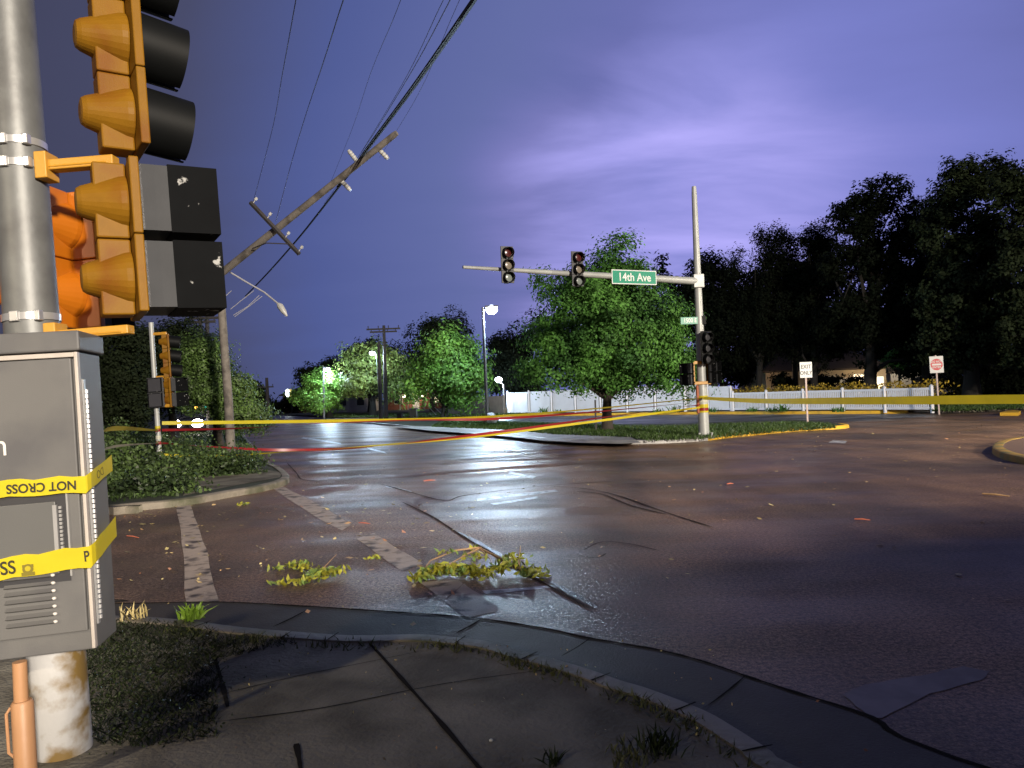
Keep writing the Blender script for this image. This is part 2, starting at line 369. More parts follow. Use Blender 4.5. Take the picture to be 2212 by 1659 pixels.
def densify(pts, n=4):
    out = []
    for i in range(len(pts) - 1):
        p0 = pts[max(i - 1, 0)]; p1 = pts[i]; p2 = pts[i + 1]; p3 = pts[min(i + 2, len(pts) - 1)]
        for k in range(n):
            t = k / n; out.append(tuple(.5 * (2 * p1[j] + (p2[j] - p0[j]) * t + (2 * p0[j] - 5 * p1[j] + 4 * p2[j] - p3[j]) * t * t + (3 * p1[j] - p0[j] - 3 * p2[j] + p3[j]) * t ** 3) for j in range(2)))
    return out + [tuple(pts[-1])]

def strip(name, pts, w, z, mt, taper=True):
    p = [Vector((*q, 0)) for q in pts]; vs = []; n = len(p)
    for i, q in enumerate(p):
        d = (p[min(i + 1, n - 1)] - p[max(i - 1, 0)]).normalized(); nn = Vector((-d.y, d.x, 0))
        ww = w * (.6 + .8 * random.random()) / 2 * (min(1, .25 + min(i, n - 1 - i) * .5) if taper else 1)
        vs += [(*xy(q + nn * ww), z), (*xy(q - nn * ww), z)]
    return struct(MB().add(vs, [(2 * i + 1, 2 * i + 3, 2 * i + 2, 2 * i) for i in range(n - 1)]).build(name, mt))
# near corner: kerb, gutter, sidewalk
kz = .12
near_px = [(0, 1318), (240, 1325), (392, 1334), (514, 1349), (625, 1359), (768, 1368), (908, 1366), (1006, 1374), (1075, 1384), (1144, 1404), (1213, 1421), (1284, 1442), (1353, 1466), (1414, 1484), (1531, 1529), (1600, 1567), (1669, 1610), (1725, 1646)]
kp = [xy(G(u, v, kz)) for u, v in near_px]
kp = [(-16, kp[0][1] + .6), (-8, kp[0][1] + .25)] + kp
l0 = kp[-1]; kp += [(l0[0] + .42, l0[1] - .55), (l0[0] + .75, l0[1] - 1.4), (l0[0] + .9, l0[1] - 3), (l0[0] + .9, l0[1] - 14)]
kd = densify(kp, 4)
_, kin = kerb_strip('kerb', kd, .15, -.05, kz, KERB, side=-1)
poly = list(kin) + [(-16, kin[-1][1])]
struct(MB().sheet(poly[::-1], kz - .012).build('sidewalk', CONC))
kj = []
for i_ in range(0, len(kd) - 1, 9):
    p_, q_ = kd[i_], kin[i_]
    if -4 < p_[0] < 2: strip('kerb_joint', [p_, ((p_[0] + q_[0]) / 2, (p_[1] + q_[1]) / 2), q_], .012, kz + .003, SEAM, False)
# gutter pan with its dark seam, 0.5 m in front of the kerb
gut_px = [(0, 1300), (240, 1306), (470, 1303), (658, 1312), (763, 1319), (901, 1328), (1006, 1336), (1092, 1347), (1179, 1361), (1266, 1380), (1353, 1395), (1426, 1408), (1519, 1432), (1624, 1468), (1721, 1500), (1883, 1553), (2060, 1640)]
gp = densify([(-16, G(0, 1300).y + .6)] + [xy(G(u, v)) for u, v in gut_px] + [(3.2, 1.6), (3.45, 0), (3.5, -14)], 4)
struct(MB().sheet((list(kd) + gp[::-1])[::-1] if False else gp + list(kd)[::-1], .006).build('gutter', GUTT))
strip('gutter_seam', gp, .026, .011, SEAM, False)
for a, b in (((590, 1357), (660, 1322)), ((985, 1371), (1040, 1340)), ((1213, 1421), (1275, 1382)), ((1530, 1528), (1610, 1464))):
    strip('gutter_joint', densify([xy(G(*a)), xy(G((a[0] + b[0]) / 2 + 3, (a[1] + b[1]) / 2)), xy(G(*b))], 3), .016, .012, SEAM)
zs = kz - .012
for a, b in (((463, 1418), (492, 1528)), ((800, 1392), (1060, 1690)), ((640, 1608), (655, 1700))):
    strip('sidewalk_joint', densify([xy(G(*a, zs)), xy(G((a[0] + b[0]) / 2, (a[1] + b[1]) / 2 - 4, zs)), xy(G(*b, zs))], 5), .022, zs + .004, SEAM, False)
strip('sidewalk_joint', densify([xy(G(*q, zs)) for q in ((470, 1560), (700, 1530), (960, 1478), (1240, 1440))], 4), .008, zs + .004, SEAM)
strip('sidewalk_joint', densify([xy(G(*q, zs)) for q in ((480, 1500), (640, 1462), (800, 1430), (905, 1408))], 4), .006, zs + .004, SEAM)

# far-left corner: kerb, ramp and turf
lc_px = [(150, 1098), (236, 1092), (394, 1078), (498, 1060), (560, 1050), (612, 1037), (626, 1026), (610, 1010), (588, 999), (568, 983), (548, 962), (533, 945), (520, 930), (508, 917), (499, 905), (492, 895)]
lk_ = [xy(G(u, v, kz if u > 500 else kz)) for u, v in lc_px]
lk_ = [(-60, lk_[0][1] + 1.5), (-20, lk_[0][1] + .4)] + lk_ + [(-70, 150)]
lkd = densify(lk_[:-1], 3)
_, lin = kerb_strip('kerb', lkd, .16, -.05, kz, KERB, side=1)
struct(MB().sheet(list(lin) + [(-70, 150), (-75, lin[0][1])], kz - .015).build('turf_bank', SOIL))
lw = [xy(G(u, v, kz)) for u, v in ((395, 1070), (500, 1049), (604, 1030), (612, 1020), (560, 1012), (470, 1018), (420, 1030))]
struct(MB().sheet(lw, kz - .008).build('sidewalk', CONC))

# far verge island: pale walk, turf, yellow kerb
vb_px = [(690, 911), (760, 914), (830, 919), (930, 929), (1017, 937), (1092, 943), (1172, 953), (1255, 958), (1339, 960), (1400, 959), (1470, 956), (1530, 952)]
vk = [xy(G(u, v)) for u, v in vb_px]
vy_px = [(1530, 952), (1575, 946), (1619, 942), (1699, 934), (1760, 930), (1810, 927), (1835, 924), (1820, 921)]
vy = [xy(G(u, v)) for u, v in vy_px]
vt_px = [(1790, 916), (1720, 912), (1600, 915), (1480, 920), (1363, 921), (1250, 916), (1107, 913), (1040, 911), (960, 909), (700, 907)]
vt = [xy(G(u, v)) for u, v in vt_px]
_, vin = kerb_strip('kerb', densify(vk, 3), .16, -.05, kz, WALK, side=1)
_, vyin = kerb_strip('yellow_kerb', densify(vy, 3), .16, -.05, kz + .004, YKERB, side=1)
struct(MB().sheet(list(vin) + list(vyin)[1:] + vt, kz - .015).build('verge', SOIL))
wk = [xy(G(u, v, kz)) for u, v in [(850, 921), (930, 930), (1017, 936), (1092, 942), (1172, 951), (1255, 956), (1339, 958), (1385, 956), (1363, 944), (1196, 937), (1107, 928), (987, 922), (900, 920)]]
struct(MB().sheet(wk, kz - .006).build('path', WALK))
# lot road behind the verge
lot = [xy(G(u, v)) for u, v in [(900, 907), (1107, 912), (1250, 915), (1363, 920), (1480, 919), (1600, 914), (1800, 913), (2000, 900), (2000, 895), (1750, 896), (1520, 897), (1340, 898), (1160, 900), (1000, 904)]]
struct(MB().sheet(lot, .005).build('parking_lot', LOT))

# far block: long yellow kerb with turf behind
fy_px = [(1080, 900), (1160, 899), (1340, 897), (1520, 895), (1640, 895), (1750, 894.5), (1870, 894), (1960, 893)]
fy = [xy(G(u, v)) for u, v in fy_px]
_, fin = kerb_strip('yellow_kerb', densify(fy, 3), .30, -.05, .17, YKERB, side=1)
fg_px = [(1960, 891), (2010, 893), (2080, 891), (2140, 889), (2212, 884)]
fg = [xy(G(u, v)) for u, v in fg_px]; fg += [(fg[-1][0] + 30, fg[-1][1] + 12)]
_, fin2 = kerb_strip('kerb', densify(fg, 3), .16, -.05, kz, KERB, side=1)
bk = [xy(G(u, v)) for u, v in ((560, 896), (640, 899), (700, 902), (900, 903), (1000, 902))]
struct(MB().sheet(bk + list(fin) + list(fin2)[1:] + [(90, 150), (-70, 150)], .15).build('far_lawn', SOIL))
cb_ = [xy(G(u, v)) for u, v in ((2160, 898), (2172, 894), (2190, 892), (2205, 894), (2200, 898))]
struct(MB().prism(cb_, 0, .14).build('yellow_kerb', YKERB))
# island at the right edge
ri = densify([xy(G(u, v)) for u, v in ((2215, 1004), (2188, 998), (2160, 990), (2142, 978), (2152, 966), (2180, 958), (2230, 952), (2330, 947))], 4)
_, rin = kerb_strip('yellow_kerb', ri, .22, -.05, .14, mat('dull_yellow_kerb', (.50, .30, .05), .65, var=.3, vscale=4, col2=(.22, .2, .06), c2scale=2), side=-1)
struct(MB().sheet((list(rin) + [xy(G(2420, 960)), xy(G(2330, 1010))])[::-1], .13).build('brick_paving', BROWNB))

# ------------------------------------------------------------------ road markings
def mark(name, px, mt, z=.004):
    return struct(MB().sheet([xy(G(u, v)) for u, v in px][::-1], z).build(name, mt))
def rag(px, n=5, j=2.2):
    out = []
    for i, p in enumerate(px):
        q = px[(i + 1) % len(px)]
        for k in range(n):
            t = k / n; out.append((p[0] + (q[0] - p[0]) * t + random.uniform(-j, j), p[1] + (q[1] - p[1]) * t + random.uniform(-j, j) * .35))
    return out
mark('crosswalk_bar', rag([(378, 1090), (410, 1088), (424, 1130), (446, 1190), (472, 1300), (402, 1303), (396, 1220), (392, 1150)], 3, 2.5), PAINT)
mark('crosswalk_bar', rag([(583, 1052), (606, 1048), (640, 1066), (700, 1096), (758, 1135), (738, 1146), (690, 1122), (640, 1090)], 3, 2), PAINT)
mark('crosswalk_bar', rag([(772, 1165), (806, 1152), (912, 1218), (870, 1236)], 4, 2), PAINT)
mark('crosswalk_bar', rag([(905, 1258), (990, 1254), (1000, 1262), (958, 1298)], 4, 1.5), PAINT)
mark('crosswalk_bar', rag([(1000, 1262), (1080, 1312), (1072, 1322), (1010, 1335), (960, 1301)], 4, 1.5), PAINT)
mark('lane_line', rag([(790, 966), (830, 976), (836, 980), (800, 972)], 3, .8), LPAINT)
mark('lane_line', rag([(655, 944), (735, 957), (738, 960), (650, 947)], 3, .5), LPAINT)
mark('lane_line', rag([(828, 1047), (885, 1060), (890, 1063), (834, 1052)], 3, .8), LPAINT)
mark('lane_line', rag([(1102, 1019), (1160, 1030), (1150, 1034), (1098, 1023)], 3, .8), LPAINT)
mark('stop_line', rag([(1030, 1077), (1200, 1058), (1206, 1062), (1030, 1083)], 5, 1), LPAINT)
mark('stop_line', rag([(1060, 1088), (1160, 1073), (1164, 1076), (1066, 1092)], 5, 1), LPAINT)
mark('stop_line', rag([(1042, 1277), (1200, 1264), (1222, 1268), (1050, 1284)], 6, 1.5), LPAINT)
mark('turn_arrow', rag([(1820, 1502), (1870, 1480), (2000, 1458), (2080, 1440), (2140, 1452), (2120, 1470), (2010, 1500), (1905, 1553), (1880, 1550)], 4, 3), mat('faint_paint', (.175, .14, .12), .5, var=.3, vscale=4, col2=(.10, .072, .055), c2scale=4, c2lo=.40, c2hi=.62))
mark('turn_arrow', rag([(1800, 951), (1830, 953), (1826, 958), (1790, 956)], 3, 1), LPAINT)
for pts, w in (([(870, 1086), (930, 1115), (1000, 1160), (1060, 1195), (1120, 1232), (1200, 1275), (1280, 1320)], .05),
               ([(620, 1000), (640, 1022), (652, 1036), (690, 1040)], .05),
               ([(820, 1046), (880, 1062), (960, 1082), (1010, 1070), (1180, 1050), (1330, 1040)], .06),
               ([(1240, 1062), (1300, 1068), (1360, 1092), (1440, 1112)], .05),
               ([(1180, 1050), (1260, 1056), (1330, 1070), (1440, 1108), (1540, 1140)], .05),
               ([(960, 990), (1100, 978), (1300, 966), (1500, 962)], .12), ([(900, 1004), (1080, 986), (1240, 976)], .08),
               ([(1000, 962), (1080, 970), (1150, 985)], .06), ([(1260, 1190), (1300, 1172), (1360, 1176), (1420, 1190)], .04),
               ([(1250, 1202), (1290, 1206), (1310, 1196)], .04), ([(640, 985), (760, 978), (880, 974)], .10)):
    strip('tar_crack', densify([xy(G(*q)) for q in pts], 5), w * .65, .008, TAR)
strip('wet_seam_line', densify([xy(G(*q)) for q in ((990, 1150), (1060, 1188), (1130, 1228), (1220, 1275), (1290, 1316))], 6), .06, .006, mat('shiny_wet_seam', (.10, .07, .055), .30, var=.3, vscale=9, bump=.8, bscale=40))

# ------------------------------------------------------------------ foliage tools
def rand_unit(n):
    v = rng.normal(size=(n, 3)); return v / np.linalg.norm(v, axis=1)[:, None]
def leaf_quads(cent, size, droop=0.0, narrow=.55, nrm=None):
    n = len(cent); d = rand_unit(n); d[:, 2] -= droop
    if nrm is not None:
        q = nrm + rand_unit(n) * .75; q /= np.linalg.norm(q, axis=1)[:, None]; d -= q * np.sum(q * d, 1)[:, None]
    d /= np.linalg.norm(d, axis=1)[:, None] + 1e-9
    if nrm is not None: s = np.cross(q, d)
    else:
        s = rand_unit(n); s -= d * np.sum(s * d, 1)[:, None]
    s /= np.linalg.norm(s, axis=1)[:, None] + 1e-9
    L = (size * rng.uniform(.55, 1.35, n))[:, None]; w = L * narrow
    a = cent - d * L * .5; b = cent + s * w * .5 + d * L * .02; c = cent + d * L * .5; e_ = cent - s * w * .5 + d * L * .02
    return np.stack([a, b, c, e_], 1).reshape(-1, 3)
def clumps_in(blobs, n, shell=.55):
    vol = np.array([b[3] * b[4] * b[5] for b in blobs]) ** .75; pr = vol / vol.sum(); out = []
    for _ in range(n):
        b = blobs[rng.choice(len(blobs), p=pr)]
        u = rand_unit(1)[0]; r = rng.uniform(shell, 1.0) if rng.random() < .8 else rng.uniform(.1, shell)
        out.append((b[0] + u[0] * b[3] * r, b[1] + u[1] * b[4] * r, b[2] + u[2] * b[5] * r))
    return np.array(out)
def blobs_px(pxb, Y, dscale=.8):
    out = []
    for q in pxb:
        u, v, ru, rv = q[:4]; p = P(u, v, Y); s = Y / FPX; ry = ru * s * dscale
        out.append((p.x, p.y + (q[4] * s if len(q) > 4 else 0), p.z, ru * s, max(ry, .4), rv * s))
    return out
def tree(name, label, cat, base, blobs, nclump, nleaf, size, csize, lmat, bmat=BARK, tr=.2, trunk_top=None, group=None, droop=.1, limbs=14, shell=.55, gap=0.0, lean=0.0, flat=.75):
    base = Vector(base); root = thing(name, label, cat, base, group=group)
    bl = [(b[0] - base.x, b[1] - base.y, b[2] - base.z, *b[3:]) for b in blobs]
    cl = clumps_in(bl, nclump, shell); cl[:, 2] = np.maximum(cl[:, 2], .3)
    zs_ = cl[:, 2]; top = trunk_top or float(np.percentile(zs_, 70)); fork = max(.8, float(zs_.min()) * .9)
    cx = float(np.mean(cl[:, 0])); cy = float(np.mean(cl[:, 1]))
    b = MB(); pts = []; rad = []
    for k in range(8):
        t = k / 7; w = t ** 1.5; pts.append((cx * w * .8 + random.uniform(-.06, .06) * top * .2 * t, cy * w * .8, top * t - (.1 if k == 0 else 0))); rad.append(tr * (1.35 if k == 0 else 1) * (1 - .82 * t) + .01)
    b.tube(pts, rad, 10)
    idx = rng.choice(len(cl), min(limbs, len(cl)), replace=False)
    for i in idx:
        c = Vector(cl[i]); zt = min(max(fork * .75, c.z * random.uniform(.35, .7)), top * .9); t = zt / top
        p0 = Vector((cx * t ** 1.5 * .8, cy * t ** 1.5 * .8, zt)); r0 = (tr * (1 - .82 * t)) * .5 + .01
        mid = p0.lerp(c, .5) + Vector((random.uniform(-.12, .12), random.uniform(-.12, .12), .12)) * (c - p0).length
        b.tube([p0, p0.lerp(mid, .5) + Vector((0, 0, .03)), mid, mid.lerp(c, .55), c], [r0, r0 * .8, r0 * .6, r0 * .38, r0 * .15], 6)
        for _ in range(2):
            j = rng.choice(len(cl)); d = Vector(cl[j]) - mid
            if d.length < (c - p0).length * .9: b.tube([mid, mid.lerp(Vector(cl[j]), .5) + Vector((0, 0, .05)), Vector(cl[j])], [r0 * .45, r0 * .3, r0 * .1], 5)
    b.build('trunk', bmat, root, smooth=True)
    # each clump is a handful of twig-end sprays, and each spray a tuft of leaves turned outwards
    w = rng.uniform(.4, 1.6, len(cl)); w /= w.sum(); nsp = max(len(cl) * 5, nleaf // 26); cnt = rng.multinomial(nsp, w)
    sp = np.repeat(cl, cnt, axis=0); u_ = rand_unit(len(sp)) * (rng.uniform(0, 1, len(sp)) ** .45)[:, None] * csize * .80 * np.repeat(rng.uniform(.6, 1.3, len(cl)), cnt)[:, None]
    u_[:, 2] *= flat; sp = sp + u_; per = rng.poisson(nleaf / len(sp), len(sp))
    cen = np.repeat(sp, per, axis=0); out_ = np.repeat(u_, per, axis=0); off = rng.normal(size=cen.shape).clip(-1.9, 1.9) * csize * .17
    off[:, 2] *= .7; pts = cen + off
    if droop > .5: pts[:, 2] -= np.abs(rng.normal(size=len(pts))) * csize * .8
    cc = cl.mean(0); rad_ = pts - cc; rad_ /= np.linalg.norm(rad_, axis=1)[:, None] + 1e-9
    nr_ = out_ / (csize * .8) * .9 + rad_ * .7 + off / (csize * .17) * .25 + np.array([0, 0, .35])
    pts[:, 2] = np.maximum(pts[:, 2], .12)
    cloud('crown', leaf_quads(pts, size, droop, .6, nr_), 4, lmat, root)
    return root
def grass_patch(name, mt, poly, n, h, w, z, lean=.5, broad=0.0):
    xs = [p[0] for p in poly]; ys = [p[1] for p in poly]; pts = []
    px = np.array(poly)
    while len(pts) < n:
        c = np.stack([rng.uniform(min(xs), max(xs), n), rng.uniform(min(ys), max(ys), n)], 1)
        ins = np.zeros(n, bool); j = len(px) - 1
        for i in range(len(px)):
            a, b_ = px[i], px[j]
            with np.errstate(divide='ignore', invalid='ignore'):
                cond = ((a[1] > c[:, 1]) != (b_[1] > c[:, 1])) & (c[:, 0] < (b_[0] - a[0]) * (c[:, 1] - a[1]) / (b_[1] - a[1] + 1e-12) + a[0])
            ins ^= cond; j = i
        pts += list(c[ins])
    c = np.array(pts[:n]); n = len(c)
    hh = h * rng.uniform(.45, 1.4, n); az = rng.uniform(0, 2 * np.pi, n); ln = rng.normal(size=(n, 2)) * lean * hh[:, None]
    ww = w * rng.uniform(.6, 1.4, n)
    base = np.concatenate([c, np.full((n, 1), z)], 1); s = np.stack([np.cos(az), np.sin(az), np.zeros(n)], 1) * ww[:, None]
    tip = base + np.concatenate([ln, hh[:, None]], 1); mid = base + np.concatenate([ln * .35, hh[:, None] * .55], 1)
    V = np.stack([base - s * .5, base + s * .5, mid + s * .45, tip, mid - s * .45], 1).reshape(-1, 3)
    return tag(cloud(name, V, 5, mt), kind='stuff')

# ------------------------------------------------------------------ traffic signals (local: faces -Y, up +Z, origin at the housing centre)
def signal_head(name, label, mw, s=.355, n=3, shell=ORNG, back=ORNG, kind='round', vis=.27, lenses=None, vmat=BLK, vmat2=None, door=None, group=None, cones=True, cat='traffic light'):
    root = thing(name, label, cat, mw=mw, group=group)
    w = s * .98; dp = s * .50; z0 = -n * s / 2
    b = MB()
    hw_ = s * .175
    for k in range(n): b.bb(-hw_, hw_, -dp / 2 + .02, dp / 2 - s * .06, z0 + k * s + .0025, z0 + (k + 1) * s - .0025)
    if cones:
        for k in range(n):
            c = z0 + (k + .5) * s
            b.tube([(0, -dp / 2 + .019, c), (0, -dp / 2 + .05, c), (0, dp / 2 + s * .08, c), (0, dp / 2 + s * .13, c), (0, dp / 2 + s * .145, c)], [s * .375, s * .36, s * .20, s * .165, s * .11], 28)
    b.build('housing', back, root, bevel=.008)
    d = MB()
    for k in range(n): d.bb(-w / 2 - .014, w / 2 + .014, -dp / 2 - .022, -dp / 2 + .018, z0 + k * s + .002, z0 + (k + 1) * s - .002)
    for k in range(n):
        for q_ in (.22, .78): d.bb(w / 2 + .0145, w / 2 + .03, -dp / 2 - .03, -dp / 2 + .03, z0 + (k + q_) * s - .018, z0 + (k + q_) * s + .018)
    d.build('door', door or shell, root, bevel=.006)
    for k in range(n):
        c = z0 + (k + .5) * s; y0 = -dp / 2 - .022
        if kind == 'round':
            lm = (lenses or [LGRN, LYEL, LRED])[k] if n == 3 else LDRK
            lb = MB(); r = s * .40
            ring = [(r * math.cos(a) * q, y0 - .004 - .03 * (1 - q * q), c + r * math.sin(a) * q) for q in (1, .75, .4) for a in [2 * math.pi * i / 20 for i in range(20)]] + [(0, y0 - .035, c)]
            fs = [(j * 20 + i, j * 20 + (i + 1) % 20, (j + 1) * 20 + (i + 1) % 20, (j + 1) * 20 + i) for j in range(2) for i in range(20)] + [(40 + i, 40 + (i + 1) % 20, 60) for i in range(20)]
            lb.add(ring, fs); lb.build('lens', lm, root, smooth=True)
            vb = MB(); ro = s * .43; M_ = 28; vs = []; fs = []
            for i in range(M_ + 1):
                a = R(-84) + R(348) * i / M_
                ln = vis * (.90 + .10 * math.sin(a))
                for (rr, yy) in ((ro, 0), (ro * .985, -ln), (ro * .945, -ln), (ro * .955, 0)):
                    vs.append((rr * math.cos(a), y0 + yy, c + rr * math.sin(a) + yy * .16))
            for i in range(M_):
                for q in range(4): a0 = i * 4 + q; a1 = i * 4 + (q + 1) % 4; fs.append((a0, a1, a1 + 4, a0 + 4))
            fs += [(0, 1, 2, 3), (M_ * 4 + 3, M_ * 4 + 2, M_ * 4 + 1, M_ * 4)]
            vb.add(vs, fs); vb.build('visor', vmat, root, smooth=True)
        else:
            h = s * .43; t = .006
            MB().bb(-h, h, y0 - .012, y0, c - h, c + h).build('lens', LDRK, root)
            v1 = MB(); y1 = y0 - vis * .36 if vmat2 else y0
            def shellbox(bb_, ya, yb, g):
                bb_.bb(-g, -g + t, yb, ya, c - g, c + g).bb(g - t, g, yb, ya, c - g, c + g).bb(-g + t, g - t, yb, ya, c + g - t, c + g).bb(-g + t, g - t, yb, ya, c - g, c - g + t)
            if vmat2: shellbox(v1, y0, y1, h); v1.build('visor_collar', vmat2, root)
            v2 = MB(); shellbox(v2, y1, y0 - vis, h + .006); vo = v2.build('visor', VBOX if vmat is BLK else vmat, root)
    return root
def face(theta): return theta + 90

# ------------------------------------------------------------------ near pole, cabinet, signals (left edge)
YP = 3.4
ztop = (P(18, 0, YP) - P(128, 1500, YP)).normalized()
base_n = P(139, 1652, YP)
pole = thing('signal_pole', 'thick galvanised signal pole at the left edge carrying the big amber traffic lights', 'pole', mw=frame(base_n, ztop, 0))
pm = pole.matrix_world.copy(); pinv = pm.inverted()
def ploc(u, v, Y=YP): return pinv @ P(u, v, Y)
b = MB(); pl = 4.1
b.tube([(0, 0, -.03 + pl * k / 10) for k in range(3, 11)], [.122 - .002 * k for k in range(3, 11)], 32); b.build('shaft', GALV, pole, smooth=True)
MB().tube([(0, 0, -.03), (0, 0, .4), (0, 0, -.03 + pl * .3)], [.119, .119, .1185], 32).build('stained_base', RUSTWHITE, pole, smooth=True)
MB().bb(-.21, .21, -.21, .21, -.06, -.025).build('base_plate', GALV, pole, bevel=.006)
for ax, ay in ((.17, -.17), (-.17, -.17), (.17, .17)):
    MB().tube([(ax, ay, -.025), (ax, ay, .02), (ax, ay, .05)], [.04, .04, .03], 6).build('anchor_nut', RUSTWHITE, pole, bevel=.004)
for v in (315, 363, 689):
    q = ploc(60, v); rr = .124 - .02 * (q.z / pl)
    MB().tube([(0, 0, q.z - .016), (0, 0, q.z + .016)], rr + .004, 32).build('steel_band', STEEL, pole, smooth=True)
    for bx in ((-.02, .02, -rr - .014, -rr + .006), (.075, .10, -rr + .012, -rr + .045)): MB().bb(*bx, q.z - .024, q.z + .022).build('band_buckle', STEEL, pole, bevel=.004)
def bracket(u0, u1, v0, v1, hub, Y0=YP - .02):
    a = ploc(u0, v0, Y0); c = ploc(u1, v1, Y0); bb_ = MB()
    bb_.bb(a.x, c.x, a.y - .032, a.y + .032, min(a.z, c.z), max(a.z, c.z)); bb_.bb(a.x - .02, a.x + .035, a.y - .05, a.y + .05, min(a.z, c.z) - .04, max(a.z, c.z) + .035)
    bb_.bb(a.x, c.x - .03, a.y - .037, a.y + .037, (a.z + c.z) / 2 - .014, (a.z + c.z) / 2 - .004)
    return bb_.build('bracket', YBRK, pole, bevel=.008)
bracket(98, 250, 372, 337, 0); bracket(118, 283, 735, 702, 0)

mwh = frame(P(234, 87, YP), ztop, face(37))
signal_head('traffic_signal', 'large amber three section traffic light with round black visors at the upper left', mwh, .352, 3, kind='round', vis=.23)
mwp = frame(P(243, 521, YP - .02), ztop, face(33))
pedh = signal_head('pedestrian_signal', 'amber two section crossing signal with square grey visors under the big traffic light', mwp, .349, 2, kind='box', vis=.335, vmat2=VGREY, cat='crossing signal')
mwq = frame(P(112, 560, 3.78), ztop, face(84))
signal_head('pedestrian_signal', 'orange back of a crossing signal half hidden behind the thick pole', mwq, .36, 2, shell=ORNG2, back=ORNG2, kind='box', vis=.3, vmat2=VGREY, cat='crossing signal')
mwq = frame(P(-62, 560, 3.78), ztop, face(170))
signal_head('pedestrian_signal', 'orange crossing signal sliver at the left frame edge beyond the thick pole', mwq, .36, 2, shell=ORNG2, back=ORNG2, kind='box', vis=.3, vmat2=VGREY, cat='crossing signal')

# cabinet: local origin at the bottom front right corner, X right, Y away, Z up
YC = 3.13
c0 = P(213, 1403, YC); czd = P(172, 757, YC) - c0; CH = czd.length
cab = thing('control_cabinet', 'grey metal control cabinet strapped to the thick pole with police tape around it', 'cabinet', mw=frame(c0, czd, 11))
CWd, CD = .66, .27
body = MB(); body.bb(-CWd, -.012, .018, CD, 0, CH).build('cabinet_body', GREYP, cab, bevel=.006)
MB().bb(-CWd - .02, .006, -.018, CD + .012, CH, CH + .085).build('cabinet_roof', GREYP, cab, bevel=.008)
MB().bb(-CWd + .02, -.035, -.006, .018, .085, CH - .03).build('cabinet_door', GREYP, cab, bevel=.005)
MB().bb(-.022, -.008, -.010, .020, .01, CH - .005).bb(-CWd, -.022, -.008, .0175, CH - .026, CH - .006).build('door_gasket', TRIM, cab, bevel=.003)
hb = MB()
for k in range(46): z = .12 + k * (CH - .28) / 46; hb.tube([(.0, .045, z), (.0, .045, z + .016)], .0085, 8)
hb.bb(-.012, -.004, .036, .056, .1, CH - .12); hb.build('piano_hinge', mat('hinge_steel', (.5, .5, .5), .3, .6), cab)
zp = CH * .39; MB().bb(-.55, -.125, -.016, -.006, zp - .155, zp + .145).build('access_panel', GREYP2, cab, bevel=.004)
MB().bb(-.60, -.085, -.0085, -.0058, zp - .19, zp + .185).build('recess_shade_plate', DARKG, cab)  # slightly raised plate, coloured dark as the shade of a recess
hp = MB(); hp.bb(-.135, -.120, -.021, -.008, zp - .14, zp + .13)
for k in range(16): hp.bb(-.112, -.102, -.02, -.009, zp - .135 + k * .0165, zp - .124 + k * .0165)
hp.bb(-.085, -.078, -.013, -.0058, zp - .17, zp + .19); hp.build('panel_hinge', mat('hinge_grey', (.36, .36, .36), .35, .3), cab)
for k in range(7):
    z = .335 - k * .032
    for x0, x1 in ((-.335, -.155), (-.56, -.385)):
        lv = MB(); lv.add([(x0, -.0062, z - .012), (x1, -.0062, z - .012), (x1, -.024, z - .004), (x0, -.024, z - .004), (x1, -.0062, z + .008), (x0, -.0062, z + .008)], [(0, 1, 2, 3), (3, 2, 4, 5), (1, 4, 2), (0, 3, 5)]); lv.build('louvre', GREYP, cab)
        MB().ball((x1 + .003, -.014, z - .002), (.009, .008, .007), 8).build('louvre_tip', LOUV, cab, smooth=True)
text_mesh('stencil_letter', 'on', .13, mat('faded_white', (.62, .60, .56), .6, var=.2, vscale=30), cab, (-.350, -.0085, CH * .70), xscale=.85)
# conduit
cb0 = P(58, 1700, 3.0); cdr = P(44, 1440, 3.0) - cb0
cond = thing('conduit', 'peach coloured conduit pipe standing beside the base of the thick pole', 'conduit', mw=frame(cb0, cdr, 0)); Lc = cdr.length
MB().tube([(0, 0, -.1), (0, 0, Lc * .70), (0, 0, Lc * .72)], [.040, .040, .034], 20).build('pipe', PEACH, cond, smooth=True)
MB().tube([(-.004, 0, Lc * .70), (-.002, 0, Lc + .02)], .026, 20).build('riser', PEACH, cond, smooth=True)
MB().tube([(-.042, 0, Lc * .25), (-.058, -.01, Lc * .3), (-.060, -.01, Lc * .62), (-.05, 0, Lc * .66), (-.03, 0, Lc * .66)], .006, 8).build('clip', PEACH, cond, smooth=True)
